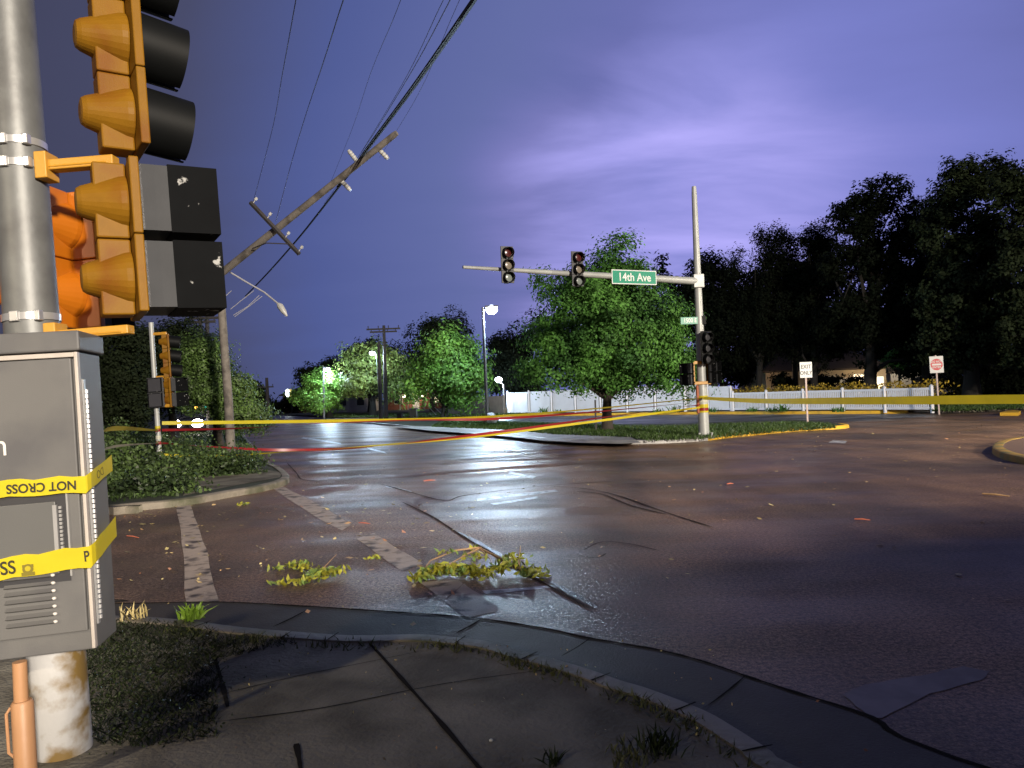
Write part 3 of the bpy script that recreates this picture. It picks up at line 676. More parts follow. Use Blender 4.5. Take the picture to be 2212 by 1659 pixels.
# tape around the cabinet
def tape_on_cabinet(label, z0, z1, zs_, wd_, txts):
    t = thing('caution_tape', label, 'tape', mw=cab.matrix_world.copy(), group='yellow police tape')
    e0 = .022
    fr = MB(); n = 14; vs = []
    path = [(-CWd - .02 + (CWd + .02) * k / n, -.029, z0 + (z1 - z0) * k / n + .004 * math.sin(k * 1.7)) for k in range(n + 1)] + [(.006, -.024, z1 + .002), (.013, .0, z1 + .012)] + [(.013, CD * k / 4, z1 + .012 + (zs_ - z1 - .012) * k / 4) for k in range(1, 5)]
    wds = [wd_ * (1 + .05 * math.sin(k * 2.3)) for k in range(len(path))]
    for q, w_ in zip(path, wds): vs += [(q[0], q[1], q[2] - w_ / 2), (q[0], q[1], q[2] + w_ / 2)]
    fr.add(vs, [(2 * i, 2 * i + 2, 2 * i + 3, 2 * i + 1) for i in range(len(path) - 1)]); fr.build('strip', TAPEY, t)
    for s_, x, size, flip, xs_ in txts:
        sl = math.atan2(z1 - z0, CWd)
        text_mesh('lettering', s_, size, INK, t, (x, -.0325, z0 + (z1 - z0) * (1 + x / CWd)), rot=(R(90) , -sl + (math.pi if flip else 0), 0), xscale=xs_, extrude=.0005, bold=.0012)
    return t, path
t1, pth = tape_on_cabinet('yellow tape with upside down lettering round the middle of the grey cabinet', .715, .700, .765, .070, [('NOT CROSS', -.165, .052, True, .92)])
text_mesh('lettering', 'DO', .05, INKB, t1, (.0165, .10, .735), rot=(R(90), math.pi - .2, R(90)), xscale=1.1, extrude=.0004)
t2, pth2 = tape_on_cabinet('yellow tape ending in OSS round the lower part of the grey cabinet', .365, .398, .475, .088, [('DO NOT CROSS', -.515, .076, False, .84), ('P', -.012, .062, False, .7)])
MB().box((-.235, -.0325, .384), (.042, .001, .012)).box((-.235, -.0325, .352), (.05, .001, .014)).tube([(-.235, -.0328, .372), (-.235, -.0335, .372)], .021, 16).build('emblem', INKB, t2)
MB().tube([(-.235, -.0337, .374), (-.235, -.0342, .374)], .011, 12).build('emblem_core', TAPEYD, t2)

# ------------------------------------------------------------------ utility pole, snapped
YU = 26.0
ub = G(499, 976, kz - .01); YU = ub.y
brk = P(474, 592, YU)
up = thing('utility_pole', 'snapped wooden utility pole with its top half hanging over to the right', 'utility pole', ub)
def ul(u, v, Y=None): return P(u, v, Y or YU) - ub
MB().tube([Vector((0, 0, -.1)), ul(493, 860), ul(484, 740), ul(474, 592)], [.150, .142, .132, .125], 16).build('lower_shaft', WOOD, up, smooth=True)
spl = MB()
for k in range(9):
    a = random.uniform(0, 6.28); p = ul(474, 592) + Vector((math.cos(a) * .1, math.sin(a) * .1, -.1)); spl.tube([p, p + Vector((random.uniform(-.1, .15), 0, random.uniform(.15, .4)))], [.035, .004], 5)
spl.build('splinters', WOOD, up)
q0 = ul(466, 600, YU - .05); q1 = ul(857, 287, YU - 3.5)
ts = MB().tube([q0.lerp(q1, t) for t in (0, .25, .5, .75, .985, 1)], [.125, .118, .108, .100, .09, .075], 16).build('upper_shaft', WOOD, up, smooth=True)
def onp(u, dv=0): # point on the upper shaft at pixel u
    t = (u - 466) / (857 - 466); return q0.lerp(q1, t)
ca, cb2 = ul(543, 441, YU - 1.4), ul(648, 552, YU - 1.4)
dv_ = (cb2 - ca).normalized(); fwd = Vector((.2, -1, 0)).normalized()
ca += fwd * .22; cb2 += fwd * .22
cross = MB().tube([ca, cb2], .07, 4).build('crossarm', WOODD, up)
MB().tube([onp(560) + Vector((0, -.2, -.1)), ul(575, 525, YU - 1.6), ul(622, 527, YU - 1.7)], .02, 6).build('crossarm_brace', WOODD, up)
for t in (.04, .33, .70, .97):
    p = ca.lerp(cb2, t); n_ = Vector((.6, -.1, .75)).normalized()
    MB().tube([p, p + n_ * .16, p + n_ * .17, p + n_ * .26], [.015, .015, .05, .04], 8).build('pin_insulator', PORC, up, smooth=True)
for (a, c, Yi) in (((774, 352), (753, 325), YU - 2.7), ((813, 317), (838, 343), YU - 3.1), ((733, 386), (757, 411), YU - 2.4)):
    p0, p1 = ul(*a, Yi), ul(*c, Yi); pb = MB(); n = 11
    pb.tube([p0.lerp(p1, k / n) for k in range(n + 1)], [.03] + [.075 if k % 2 else .056 for k in range(1, n)] + [.05], 10); pb.build('post_insulator', PORC, up, smooth=True)
arm = MB().tube([ul(497, 588), ul(530, 608), ul(572, 632), ul(574, 634), ul(602, 657)], [.028, .028, .026, .03, .03], 8); arm.build('lamp_arm', LWIRE, up, smooth=True)
MB().tube([ul(600, 655), ul(605, 661), ul(613, 673), ul(620, 683)], [.04, .11, .09, .03], 10).build('cobra_lamp_head', PORC, up, smooth=True)
dw = MB()
for pts in ([(566, 640), (540, 660), (507, 684)], [(560, 638), (535, 662), (504, 681)], [(548, 628), (520, 650), (498, 668)], [(500, 628), (478, 648), (460, 664)]):
    dw.tube([ul(*q) for q in pts], .012, 5)
dw.build('hanging_wires', LWIRE, up)

def catenary(name, label, pts, r, mt, group, cat='cable', sag=0.0):
    o = MB(); P3 = [P(*q) for q in pts]; out = []
    for i in range(len(P3) - 1):
        for k in range(8):
            t = k / 8; p0 = P3[max(i - 1, 0)]; p1 = P3[i]; p2 = P3[i + 1]; p3 = P3[min(i + 2, len(P3) - 1)]
            out.append(.5 * (2 * p1 + (p2 - p0) * t + (2 * p0 - 5 * p1 + 4 * p2 - p3) * t * t + (3 * p1 - p0 - 3 * p2 + p3) * t ** 3))
    out.append(P3[-1]); o.tube(out, r, 6)
    return tag(o.build(name, mt, smooth=True), label, cat, group)
gw = 'overhead wires hanging from the snapped pole'
catenary('overhead_cable', 'thick black cable running from the top edge of the picture to the snapped pole', [(1046, -40, 8.5), (1012, 18, 9.5), (900, 180, 14), (800, 315, 20), (770, 356, 22.5), (738, 396, 23.5), (690, 458, 27), (640, 520, 31), (580, 588, 37), (530, 640, 42)], .036, CABLE, gw)
catenary('overhead_cable', 'second black cable twisted alongside the thick one to the snapped pole', [(1040, -30, 8.6), (1005, 22, 9.6), (888, 190, 14.1), (790, 322, 20.2), (765, 358, 22.3), (728, 404, 23.6)], .022, CABLE, gw)
catenary('overhead_wire', 'thin dark wire left of the thick cable near the top edge', [(985, -30, 9), (962, 20, 9.7), (880, 170, 13), (780, 330, 20), (700, 440, 28)], .007, WIRE, gw, 'wire')
catenary('overhead_wire', 'thin paired wire just left of the dark wire beside the thick cable', [(972, -30, 9), (948, 20, 9.7), (870, 180, 13), (776, 336, 20)], .005, WIRE, gw, 'wire')
catenary('overhead_wire', 'faint dark wire crossing the sky left of centre', [(756, -40, 9), (735, 20, 10), (700, 130, 13), (660, 250, 18), (630, 350, 22.5), (596, 478, 24.4)], .008, WIRE, gw, 'wire')
catenary('overhead_wire', 'faintest leftmost wire crossing the sky right of the big traffic light', [(646, -40, 9), (632, 40, 10), (610, 160, 14), (588, 280, 20), (546, 440, 24.5)], .0065, WIRE, gw, 'wire')

catenary('overhead_wire', 'very faint wire between the two dark wires in the upper left sky', [(880, -40, 9), (850, 40, 10), (800, 160, 14), (760, 280, 20), (706, 414, 23.8)], .004, WIRE, gw, 'wire')
catenary('overhead_wire', 'very faint wire right of the thick black cable near the top edge', [(1010, -40, 10), (975, 40, 11), (900, 210, 15), (820, 340, 22.6)], .004, WIRE, gw, 'wire')
# ------------------------------------------------------------------ left corner post with signals
lb = G(347, 1020, kz - .01); YL = lb.y
lzd = (P(326, 697, YL) - P(347, 1020, YL)).normalized(); LH = (P(326, 697, YL) - P(347, 1020, YL)).length
lp = thing('signal_post', 'slim grey signal post on the far left corner wrapped with tape', 'pole', mw=frame(lb, lzd, 0)); lpi = lp.matrix_world.inverted()
MB().tube([(0, 0, -.1), (0, 0, LH)], .058, 16).build('shaft', POLEW, lp, smooth=True)
MB().tube([(0, 0, -.02), (0, 0, .12), (0, 0, .2)], [.16, .15, .06], 12).build('post_base', GALV, lp, smooth=True)
def lbr(u0, u1, v, h=.07):
    a = lpi @ P(u0, v, YL); c = lpi @ P(u1, v, YL); MB().bb(a.x, c.x, -.03, .03, a.z - h / 2, a.z + h / 2).build('bracket', YBRK, lp, bevel=.01)
lbr(328, 360, 722); lbr(332, 366, 816); lbr(336, 372, 878)
for v, mt in ((924, TAPEY), (929, TAPER), (957, TAPER), (980, TAPEY), (945, TAPEW)):
    a = lpi @ P(340, v, YL); MB().tube([(0, 0, a.z - .04), (0, 0, a.z + .04)], .064, 14).build('tape_wrap', mt, lp, smooth=True)
signal_head('traffic_signal', 'amber traffic light seen from behind on the slim left corner post', frame(P(358, 769, YL), lzd, face(20)), .345, 3, kind='round', vis=.25)
signal_head('pedestrian_signal', 'black faced crossing signal turned to the camera on the slim left corner post', frame(P(340, 848, YL - .05), lzd, face(-88)), .36, 2, shell=SHELL, back=ORNG, kind='box', vis=.05, cat='crossing signal')
signal_head('pedestrian_signal', 'amber crossing signal with grey visors facing right on the slim left corner post', frame(P(364, 848, YL + .05), lzd, face(8)), .36, 2, kind='box', vis=.3, vmat2=VGREY, cat='crossing signal')

# ------------------------------------------------------------------ far mast arm pole
fb = G(1521, 943, kz - .01); YF = fb.y
fzd = (P(1499, 403, YF) - P(1521, 943, YF)).normalized(); FH = (P(1499, 403, YF) - P(1521, 943, YF)).length
fp = thing('mast_arm_pole', 'tall pale signal pole on the far verge with a long arm over the road', 'pole', mw=frame(fb, fzd, 0)); fpm = fp.matrix_world.copy(); fpi = fpm.inverted()
MB().tube([(0, 0, -.05), (0, 0, FH * .5), (0, 0, FH * .97), (0, 0, FH)], [.175, .125, .085, .07], 20).build('shaft', POLEW, fp, smooth=True)
MB().bb(-.26, .26, -.26, .26, -.06, .03).tube([(.2, -.2, .03), (.2, -.2, .14)], .04, 8).tube([(-.2, -.2, .03), (-.2, -.2, .14)], .04, 8).build('base_plate', POLEW, fp, bevel=.01)
def armY(u): # depth along the mast arm for pixel u
    x0 = (1510 - W / 2) * YF / FPX; k = (u - W / 2) / FPX; s = .48; return (YF - s * x0) / (1 - s * k)
def armV(u): return 577 + (607 - 577) * (u - 1000) / 500.0
us = [1503, 1400, 1300, 1200, 1100, 1000]
MB().tube([fpi @ P(u, armV(u), armY(u)) for u in us], [.12, .105, .09, .075, .06, .045], 14).build('mast_arm', POLEW, fp, smooth=True)
a = fpi @ P(1503, 608, YF); MB().bb(-.17, .17, -.17, .17, a.z - .22, a.z + .22).build('arm_collar', POLEW, fp, bevel=.02)
adir = (P(1100, armV(1100), armY(1100)) - P(1400, armV(1400), armY(1400))).normalized(); ayaw = math.degrees(math.atan2(-adir.y, -adir.x))
for u, v, lab in ((1093.5, 573, 'dark traffic light nearest the tip of the overhead mast arm'), (1244.5, 582, 'dark traffic light on the mast arm beside the green street sign')):
    signal_head('traffic_signal', lab, frame(P(u, v, armY(u) - .2), fzd, ayaw - 6), .345, 3, shell=SHELL, back=SHELL, kind='round', vis=.24, group='traffic lights on the mast arm')
sg = thing('street_sign', 'green 14th Ave street name sign hanging on the mast arm', 'street sign', mw=frame(P(1370.5, 599, armY(1370) - .16), fzd, ayaw - 3))
SW = 1.60; SH = .44
MB().bb(-SW / 2, SW / 2, 0, .012, -SH / 2, SH / 2).build('panel', SWHITE, sg, bevel=.004)
MB().bb(-SW / 2 + .03, SW / 2 - .03, -.005, 0, -SH / 2 + .03, SH / 2 - .03).build('green_face', SGREEN, sg)
text_mesh('lettering', '14th Ave', .345, SWHITE, sg, (0, -.009, -.01), bold=.006, xscale=.93)
for v, lab_c in ((829, 0),): pass
def fbr(u0, u1, v, h=.10):
    a = fpi @ P(u0, v, YF); c = fpi @ P(u1, v, YF); MB().bb(a.x, c.x, -.20, -.14, a.z - h / 2, a.z + h / 2).build('bracket', YBRK, fp, bevel=.01)
fbr(1496, 1533, 784); fbr(1497, 1533, 828)
a = fpi @ P(1518, 782, YF); c = fpi @ P(1520, 828, YF)
MB().bb(-.30, -.26, -.20, -.16, c.z, a.z).build('bracket_riser', YBRK, fp, bevel=.008)
for v, mt, h in ((858, TAPEY, .05), (866, TAPEW, .05), (877, TAPEY, .06), (884, TAPER, .05), (889, TAPEY, .03)):
    a = fpi @ P(1518, v, YF); MB().tube([(0, 0, a.z - h), (0, 0, a.z + h)], .172, 16).build('tape_wrap', mt, fp, smooth=True)
a = fpi @ P(1507, 832, YF); c = fpi @ P(1510, 893, YF)
MB().bb(-.22, -.14, -.13, -.02, c.z, a.z).build('orange_cover', mat('red_orange_cover', (.30, .08, .03), .6, var=.3), fp, bevel=.02)
signal_head('traffic_signal', 'black faced traffic light with amber edge on the side of the tall far pole', frame(P(1523, 751, YF - .32), fzd, 14), .35, 3, shell=BLK, back=ORNG, kind='round', vis=.24, lenses=[LDRK, LDRK, LDRK])
signal_head('pedestrian_signal', 'black crossing signal facing left on the tall far pole', frame(P(1491, 808, YF - .1), fzd, -48), .36, 2, shell=BLK, back=ORNG, kind='box', vis=.25, vmat2=VGREY, cat='crossing signal', cones=False)
signal_head('pedestrian_signal', 'black crossing signal facing right on the tall far pole', frame(P(1532, 804, YF - .05), fzd, 42), .36, 2, shell=BLK, back=ORNG, kind='box', vis=.25, vmat2=VGREY, cat='crossing signal', cones=False)
s5 = thing('street_sign', 'small green 1500 E sign high on the tall far pole', 'street sign', mw=frame(P(1492, 692.5, YF - .12), fzd, 4))
MB().bb(-.33, .33, 0, .01, -.115, .115).build('panel', SGREEN, s5, bevel=.003)
text_mesh('lettering', '1500 E', .19, SWHITE, s5, (-.02, -.004, 0), bold=.003, xscale=.82)
MB().bb(.30, .50, -.02, .03, -.14, .14).build('clamp', BLK, s5, bevel=.01)

# ------------------------------------------------------------------ signs
eb = G(1744.5, 911, kz); YE = eb.y
ez = (P(1740, 800, YE) - P(1744.5, 911, YE)).normalized()
es = thing('traffic_sign', 'white EXIT ONLY sign on a thin post in the verge', 'road sign', mw=frame(eb, ez, -4)); esi = es.matrix_world.inverted()
ec = esi @ P(1740.5, 799, YE); ps = YE / FPX
MB().bb(-.035, .035, -.02, .02, -.1, ec.z + 17 * ps).build('post', SPOST, es, bevel=.004)
MB().bb(ec.x - 12.8 * ps, ec.x + 12.8 * ps, -.03, -.022, ec.z - 17 * ps, ec.z + 17 * ps).build('panel', SWHITE, es, bevel=.003)
text_mesh('lettering', 'EXIT', .225, SBLACK, es, (ec.x, -.031, ec.z + 6.5 * ps), bold=.004, xscale=.92)
text_mesh('lettering', 'ONLY', .225, SBLACK, es, (ec.x, -.031, ec.z - 7 * ps), bold=.004, xscale=.82)
db = G(2028.5, 891, kz); YD = db.y
dz_ = (P(2022, 788, YD) - P(2028.5, 891, YD)).normalized()
dn = thing('traffic_sign', 'white DO NOT ENTER sign with a red disc beside the end of the picket fence', 'road sign', mw=frame(db, dz_, -6)); dni = dn.matrix_world.inverted()
dc = dni @ P(2022.5, 787.5, YD); pd = YD / FPX
MB().bb(-.035, .035, -.02, .02, -.1, dc.z + .45).build('post', SPOST, dn, bevel=.004)
MB().bb(dc.x - 14.2 * pd, dc.x + 14.2 * pd, -.03, -.022, dc.z - 18 * pd, dc.z + 18 * pd).build('panel', SWHITE, dn, bevel=.004)
MB().tube([(dc.x, -.03, dc.z), (dc.x, -.034, dc.z)], 12.4 * pd, 32).build('red_disc', SRED, dn)
MB().bb(dc.x - 9.6 * pd, dc.x + 9.6 * pd, -.038, -.034, dc.z - 1.9 * pd, dc.z + 1.9 * pd).build('white_bar', SWHITE, dn)
text_mesh('lettering', 'DO NOT', .14, SWHITE, dn, (dc.x, -.038, dc.z + 6 * pd), bold=.003, xscale=.9)
text_mesh('lettering', 'ENTER', .14, SWHITE, dn, (dc.x, -.038, dc.z - 6 * pd), bold=.003, xscale=.95)
for (a_, c_, lab) in (((924, 877), (942, 896), 'left of the two pale slanted stakes at the bright green tree'), ((939, 880), (956, 896), 'right of the two pale slanted stakes at the bright green tree')):
    q0_ = P(*c_, 55); tag(MB().tube([Vector(), P(*a_, 55) - q0_], .035, 6).build('stake', LWIRE, mw=Matrix.Translation(q0_)), lab, 'stake')
sk = G(1288, 931, kz)
tag(MB().bb(-.03, .03, -.03, .03, -.05, 1.25).build('stake', WOODD, mw=Matrix.Translation(sk)), 'thin dark stake in the verge left of the maple trunk', 'stake')

# ------------------------------------------------------------------ street lamps
def street_lamp(label, base_px, top_px, head_px, Y=None, r=.085, power=3000, head_r=.30, group='white street lamps', blockbase=False, headw=.5, off=None):
    b0 = G(*base_px, .12) if Y is None else P(*base_px, Y); Yb = b0.y
    root = thing('street_lamp', label, 'street lamp', b0, group=group)
    tp = P(*top_px, Yb) - b0; hp_ = P(*head_px, Yb) - b0
    MB().tube([Vector((0, 0, -.1)), tp * .5, tp], [r * 1.15, r, r * .8], 12).build('pole', mat('lamp_pole', (.16, .165, .18), .4, .5, var=.1), root, smooth=True)
    MB().tube([tp - Vector((0, 0, .15)), tp * .2 + hp_ * .8 + Vector((0, 0, .12))], .045, 8).build('arm', MATS['lamp_pole'], root)
    MB().box(hp_ + Vector((0, 0, .14)), (headw, headw * .7, .10)).build('lamp_head', MATS['lamp_pole'], root, bevel=.02)
    MB().ball(hp_ - Vector((0, 0, .03)), (head_r, head_r, head_r * .8), 12).build('lens', LEDM, root, smooth=True)
    if blockbase: MB().tube([(0, 0, -.1), (0, 0, .42)], .26, 16).build('footing', KERB, root, smooth=True)
    if power: lamp('street_light', hp_ - Vector((0, 0, head_r + .05)), power, (.62, .82, 1.0), .2, parent=root)
    return root
street_lamp('tall street lamp with a bright white head between the lit tree and the maple', (1053, 915), (1043, 664), (1062, 668), power=4600, blockbase=True, headw=.75, head_r=.33)
street_lamp('street lamp glowing above the middle tree behind the verge', (822, 902), (812, 760), (804, 762), Y=66, power=2000, head_r=.26, r=.035)
street_lamp('farther street lamp with a pale pole at the left tree', (700, 902), (698, 790), (708, 797), Y=72, power=2000, head_r=.24, r=.10)
street_lamp('low lamp on a short pale pole at the end of the vinyl fence', (1090, 893), (1088, 830), (1077, 819), Y=61, power=1300, head_r=.30, r=.09, blockbase=True)
bg_ = thing('plastic_bag', 'pale crumpled plastic bag against the footing of the tall street lamp', 'bag', G(1063, 916, kz))
vb = []; 
bm_ = MB().ball((0, 0, .28), (.30, .25, .32), 12); bm_.v = [(x * random.uniform(.8, 1.2), y * random.uniform(.8, 1.2), z * random.uniform(.85, 1.15)) for x, y, z in bm_.v]; bm_.build('bag_body', BAGM, bg_)
# flood of warm street light from behind the photographer: a lamp of the same street
rl = thing('street_lamp', 'street lamp on the pavement behind the photographer', 'street lamp', (26, -42, 0), group='white street lamps')
MB().tube([(0, 0, -.1), (0, 0, 15.1)], [.14, .08], 12).build('pole', MATS['lamp_pole'], rl, smooth=True)
MB().tube([(0, 0, 15), (0, 1.2, 15.2)], .045, 8).build('arm', MATS['lamp_pole'], rl)
MB().box((0, 1.3, 15.25), (.4, .8, .14)).build('lamp_head', MATS['lamp_pole'], rl, bevel=.02)
lamp('street_light', (0, 1.3, 15.0), 250000, (1.0, .88, .74), 1.6, kind='SPOT', aim=(-40, 60, 2), angle=150, blend=.5, parent=rl)
fill_lamp = thing('street_lamp', 'unseen fill lamp added behind the photographer to the left', 'street lamp', (-10, -10, 0.1), group='white street lamps')  # unseen lamp added as warm fill for the near pavement
MB().tube([(0, 0, -.1), (0, 0, 7.1)], [.11, .07], 12).build('pole', MATS['lamp_pole'], fill_lamp, smooth=True)
MB().box((.3, .2, 7.15), (.8, .4, .12)).build('lamp_head', MATS['lamp_pole'], fill_lamp, bevel=.02)
lamp('street_light', (.35, .2, 6.9), 6200, (1.0, .84, .62), .3, kind='SPOT', aim=(5.6, 13.5, -.1), angle=38, blend=1.0, parent=fill_lamp)
# car park lamp beyond the right edge of the picture
rl2 = thing('street_lamp', 'car park lamp beyond the right edge of the picture', 'street lamp', (27, 17, 0), group='white street lamps')
MB().tube([(0, 0, -.1), (0, 0, 8.2)], [.12, .07], 12).build('pole', MATS['lamp_pole'], rl2, smooth=True)
MB().box((-.5, .3, 8.2), (.9, .5, .14)).build('lamp_head', MATS['lamp_pole'], rl2, bevel=.02)
lamp('street_light', (-.6, .3, 8.05), 17000, (1.0, .90, .74), .2, kind='SPOT', aim=(-19, 9, -.5), angle=88, blend=.8, parent=rl2)

# box truck added unseen behind the photographer to cast shade over the near corner
tk = thing('shadow_truck', 'dark box truck added unseen behind the photographer for its shadow', 'truck', mw=frame((7.9, -3.3, 0.0), (0, 0, 1), -74.5))
MB().bb(-1.2, 1.2, -4.75, 3.0, 1.0, 3.2).build('cargo_box', CARP, tk, bevel=.05)
MB().add([(x_, y_, z_) for x_ in (-1.1, 1.1) for (y_, z_) in ((3.06, .7), (5.0, .7), (5.0, 1.5), (4.5, 2.5), (3.06, 2.6))], [(0, 1, 2, 3, 4), (9, 8, 7, 6, 5)] + [(i, i + 5, (i + 1) % 5 + 5, (i + 1) % 5) for i in range(5)]).build('cab', CARP, tk, bevel=.05)
MB().bb(-1.0, 1.0, -4.6, 4.6, .55, .69).build('chassis', RUBBER, tk)
for x_ in (-1, 1):
    for y_ in (-3.2, 3.9): MB().tube([(x_ * .80, y_, .48), (x_ * 1.1, y_, .48)], .48, 18).build('wheel', RUBBER, tk)
# ------------------------------------------------------------------ caution tape across the scene
def ribbon(label, pts, w, mt, group, twist=0.0, n=12, phase=0.0, text=False):
    # pts: (u, v, Y or None); depth between given ends follows a straight line in space
    ks = [i for i, q in enumerate(pts) if len(q) > 2]; full = []
    for i, q in enumerate(pts):
        if len(q) > 2: full.append(q); continue
        a = max(k for k in ks if k < i); b_ = min(k for k in ks if k > i); t = (q[0] - pts[a][0]) / (pts[b_][0] - pts[a][0])
        full.append((q[0], q[1], 1 / ((1 - t) / pts[a][2] + t / pts[b_][2])))
    P3 = [P(*q) for q in full]; out = []
    for i in range(len(P3) - 1):
        for k in range(n):
            t = k / n; p0 = P3[max(i - 1, 0)]; p1 = P3[i]; p2 = P3[i + 1]; p3 = P3[min(i + 2, len(P3) - 1)]
            out.append(.5 * (2 * p1 + (p2 - p0) * t + (2 * p0 - 5 * p1 + 4 * p2 - p3) * t * t + (3 * p1 - p0 - 3 * p2 + p3) * t ** 3))
    out.append(P3[-1]); vs = []; M_ = len(out)
    for i, p in enumerate(out):
        d = (out[min(i + 1, M_ - 1)] - out[max(i - 1, 0)]).normalized(); x = Vector((0, 0, 1)); x = (x - d * x.dot(d)).normalized(); y = d.cross(x)
        a = phase + twist * i / M_ * 2 * math.pi; ww = x * math.cos(a) + y * math.sin(a)
        vs += [p - ww * w / 2, p + ww * w / 2]
    o = MB().add(vs, [(2 * i, 2 * i + 2, 2 * i + 3, 2 * i + 1) for i in range(M_ - 1)]).build('caution_tape', mt, smooth=True)
    return tag(o, label, 'tape', group)
gt = 'caution tape strung between the posts'
ribbon('yellow tape from the grey cabinet to the slim left corner post', [(224, 929, 3.6), (280, 926), (342, 930, YL - .1)], .046, TAPEY, gt, .0, phase=.95)
ribbon('pale twisted tape from the grey cabinet to the slim left corner post', [(222, 972, 3.6), (280, 961), (344, 957, YL - .1)], .044, TAPEW, gt, .1, phase=.9)
YR = YF - .2
ribbon('upper yellow tape from the slim left post across to the tall far pole', [(350, 914, YL), (600, 911), (850, 907), (1040, 901), (1250, 886), (1513, 860, YR)], .085, TAPEY, gt, .2)
ribbon('upper red tape sagging just under the upper yellow tape', [(350, 929, YL), (520, 925), (700, 914), (900, 906), (1060, 905), (1280, 890), (1513, 868, YR)], .070, TAPER, gt, .7, phase=.4)
ribbon('lower yellow tape from the slim left post across to the tall far pole', [(351, 983, YL), (470, 985), (620, 976), (740, 968), (1000, 946), (1240, 916), (1513, 880, YR)], .070, TAPEY, gt, .6)
ribbon('lower red tape sagging just above the lower yellow tape', [(351, 957, YL), (440, 964), (600, 972), (760, 968), (900, 954), (1100, 930), (1300, 902), (1513, 874, YR)], .070, TAPER, gt, 1.2, phase=.8)
ribbon('broad yellow tape running from the tall far pole off the right edge', [(1519, 860, YR), (1640, 866), (1800, 866), (1950, 865), (2120, 863), (2260, 862, 5.6)], .095, TAPEY, gt, .16, phase=-.25)

# ------------------------------------------------------------------ fences
def fence_run(name, label, ptsw, hgt, step, mt, picket=False, closed=True):
    root = thing(name, label, 'fence', (ptsw[0][0], ptsw[0][1], .15)); o = Vector((ptsw[0][0], ptsw[0][1], 0))
    pts = [Vector((*p, 0)) - o for p in ptsw]; L = [0]
    for i in range(len(pts) - 1): L.append(L[-1] + (pts[i + 1] - pts[i]).length)
    def at(s):
        for i in range(len(pts) - 1):
            if s <= L[i + 1] + 1e-6: t = (s - L[i]) / (L[i + 1] - L[i]); return pts[i].lerp(pts[i + 1], t), i
        return pts[-1], len(pts) - 2
    hs = hgt if callable(hgt) else (lambda t: hgt)
    n = max(1, round(L[-1] / step)); pst = []
    for k in range(n + 1):
        p, i = at(L[-1] * k / n); h = hs(k / n); pb = MB(); pb.bb(p.x - .065, p.x + .065, p.y - .065, p.y + .065, -.1, h + .08)
        pb.add([(p.x - .085, p.y - .085, h + .08), (p.x + .085, p.y - .085, h + .08), (p.x + .085, p.y + .085, h + .08), (p.x - .085, p.y + .085, h + .08), (p.x, p.y, h + .17)], [(3, 2, 1, 0), (0, 1, 4), (1, 2, 4), (2, 3, 4), (3, 0, 4)])
        pb.build('post', mt, root); pst.append(p)
    for k in range(n):
        a, b_ = pst[k], pst[k + 1]; d = (b_ - a).normalized(); ln = (b_ - a).length; ang = math.atan2(d.y, d.x); rot = Matrix.Rotation(ang, 3, 'Z'); pb = MB(); mid = (a + b_) / 2
        h0, h1 = hs(k / n), hs((k + 1) / n); h = (h0 + h1) / 2
        for zc in (.14, h - .05): pb.box((mid.x, mid.y, zc), (ln - .13, .045, .12), rot)
        cnt = int((ln - .2) / (.115 if picket else .16))
        for q in range(cnt):
            p = a + d * (.14 + (ln - .28) * (q + .5) / cnt); hh = h0 + (h1 - h0) * (q + .5) / cnt
            pb.box((p.x, p.y, hh / 2 + .03), ((ln - .28) / cnt * (.72 if picket else .975), .024, hh - .08), rot)
        pb.build('panel', mt, root)
    return root
f1 = [xy(G(u, v, .15)) for u, v in ((1097, 894), (1250, 892), (1400, 890), (1480, 889))]
def hf(u, vt_, vb_): g = G(u, vb_, .15); return (vb_ - vt_) * g.y / FPX
fence_run('vinyl_fence', 'long pale vinyl privacy fence behind the maple', f1, lambda t: 1.72 + .18 * t, 2.4, VINYL)
f2 = [xy(G(u, v, .15)) for u, v in ((1482, 888.5), (1580, 888))]
fence_run('vinyl_fence', 'short tall vinyl fence stepping down right of the tall far pole', f2, lambda t: 1.95 - .45 * t, 2.0, VINYL)
f3 = [xy(G(u, v, .15)) for u, v in ((1584, 888), (1800, 887.5), (2014, 888))]
fence_run('picket_fence', 'low white picket fence ending at the DO NOT ENTER sign', f3, 1.17, 2.4, VINYL, picket=True)
f0 = [xy(G(u, v, .15)) for u, v in ((965, 897), (1090, 895))]
fence_run('board_fence', 'dull board fence left of the vinyl fence behind the tall street lamp', f0, 1.5, 2.4, mat('grey_boards', (.22, .20, .18), .8, var=.3, vscale=2))
hd = [G(u, 886, .15) for u in (1575, 1700, 1850, 2000, 2240)]
def hedge(name, label, a, b_, h, w, n, mt):
    root = thing(name, label, 'hedge', a); L = (b_ - a); t = rng.uniform(0, 1, n); pts = np.stack([L.x * t + rng.normal(size=n) * w, L.y * t + rng.normal(size=n) * w, np.abs(rng.uniform(.0, 1, n)) ** .6 * h * (1 + .12 * np.sin(t * 40))], 1)
    cloud('foliage', leaf_quads(pts, .16), 4, mt, root)
    bb_ = MB()
    for k in range(30): q = L * random.random(); bb_.tube([q + Vector((0, 0, -.1)), q + Vector((random.uniform(-.2, .2), random.uniform(-.2, .2), h * .8))], [.02, .008], 5)
    bb_.build('stems', BARKD, root); return root
hedge('hedge', 'low olive hedge behind the picket fence', hd[0] + Vector((0, 2.2, 0)), hd[3] + Vector((2, 2.2, 0)), 1.45, .35, 5200, LF_HEDGE)

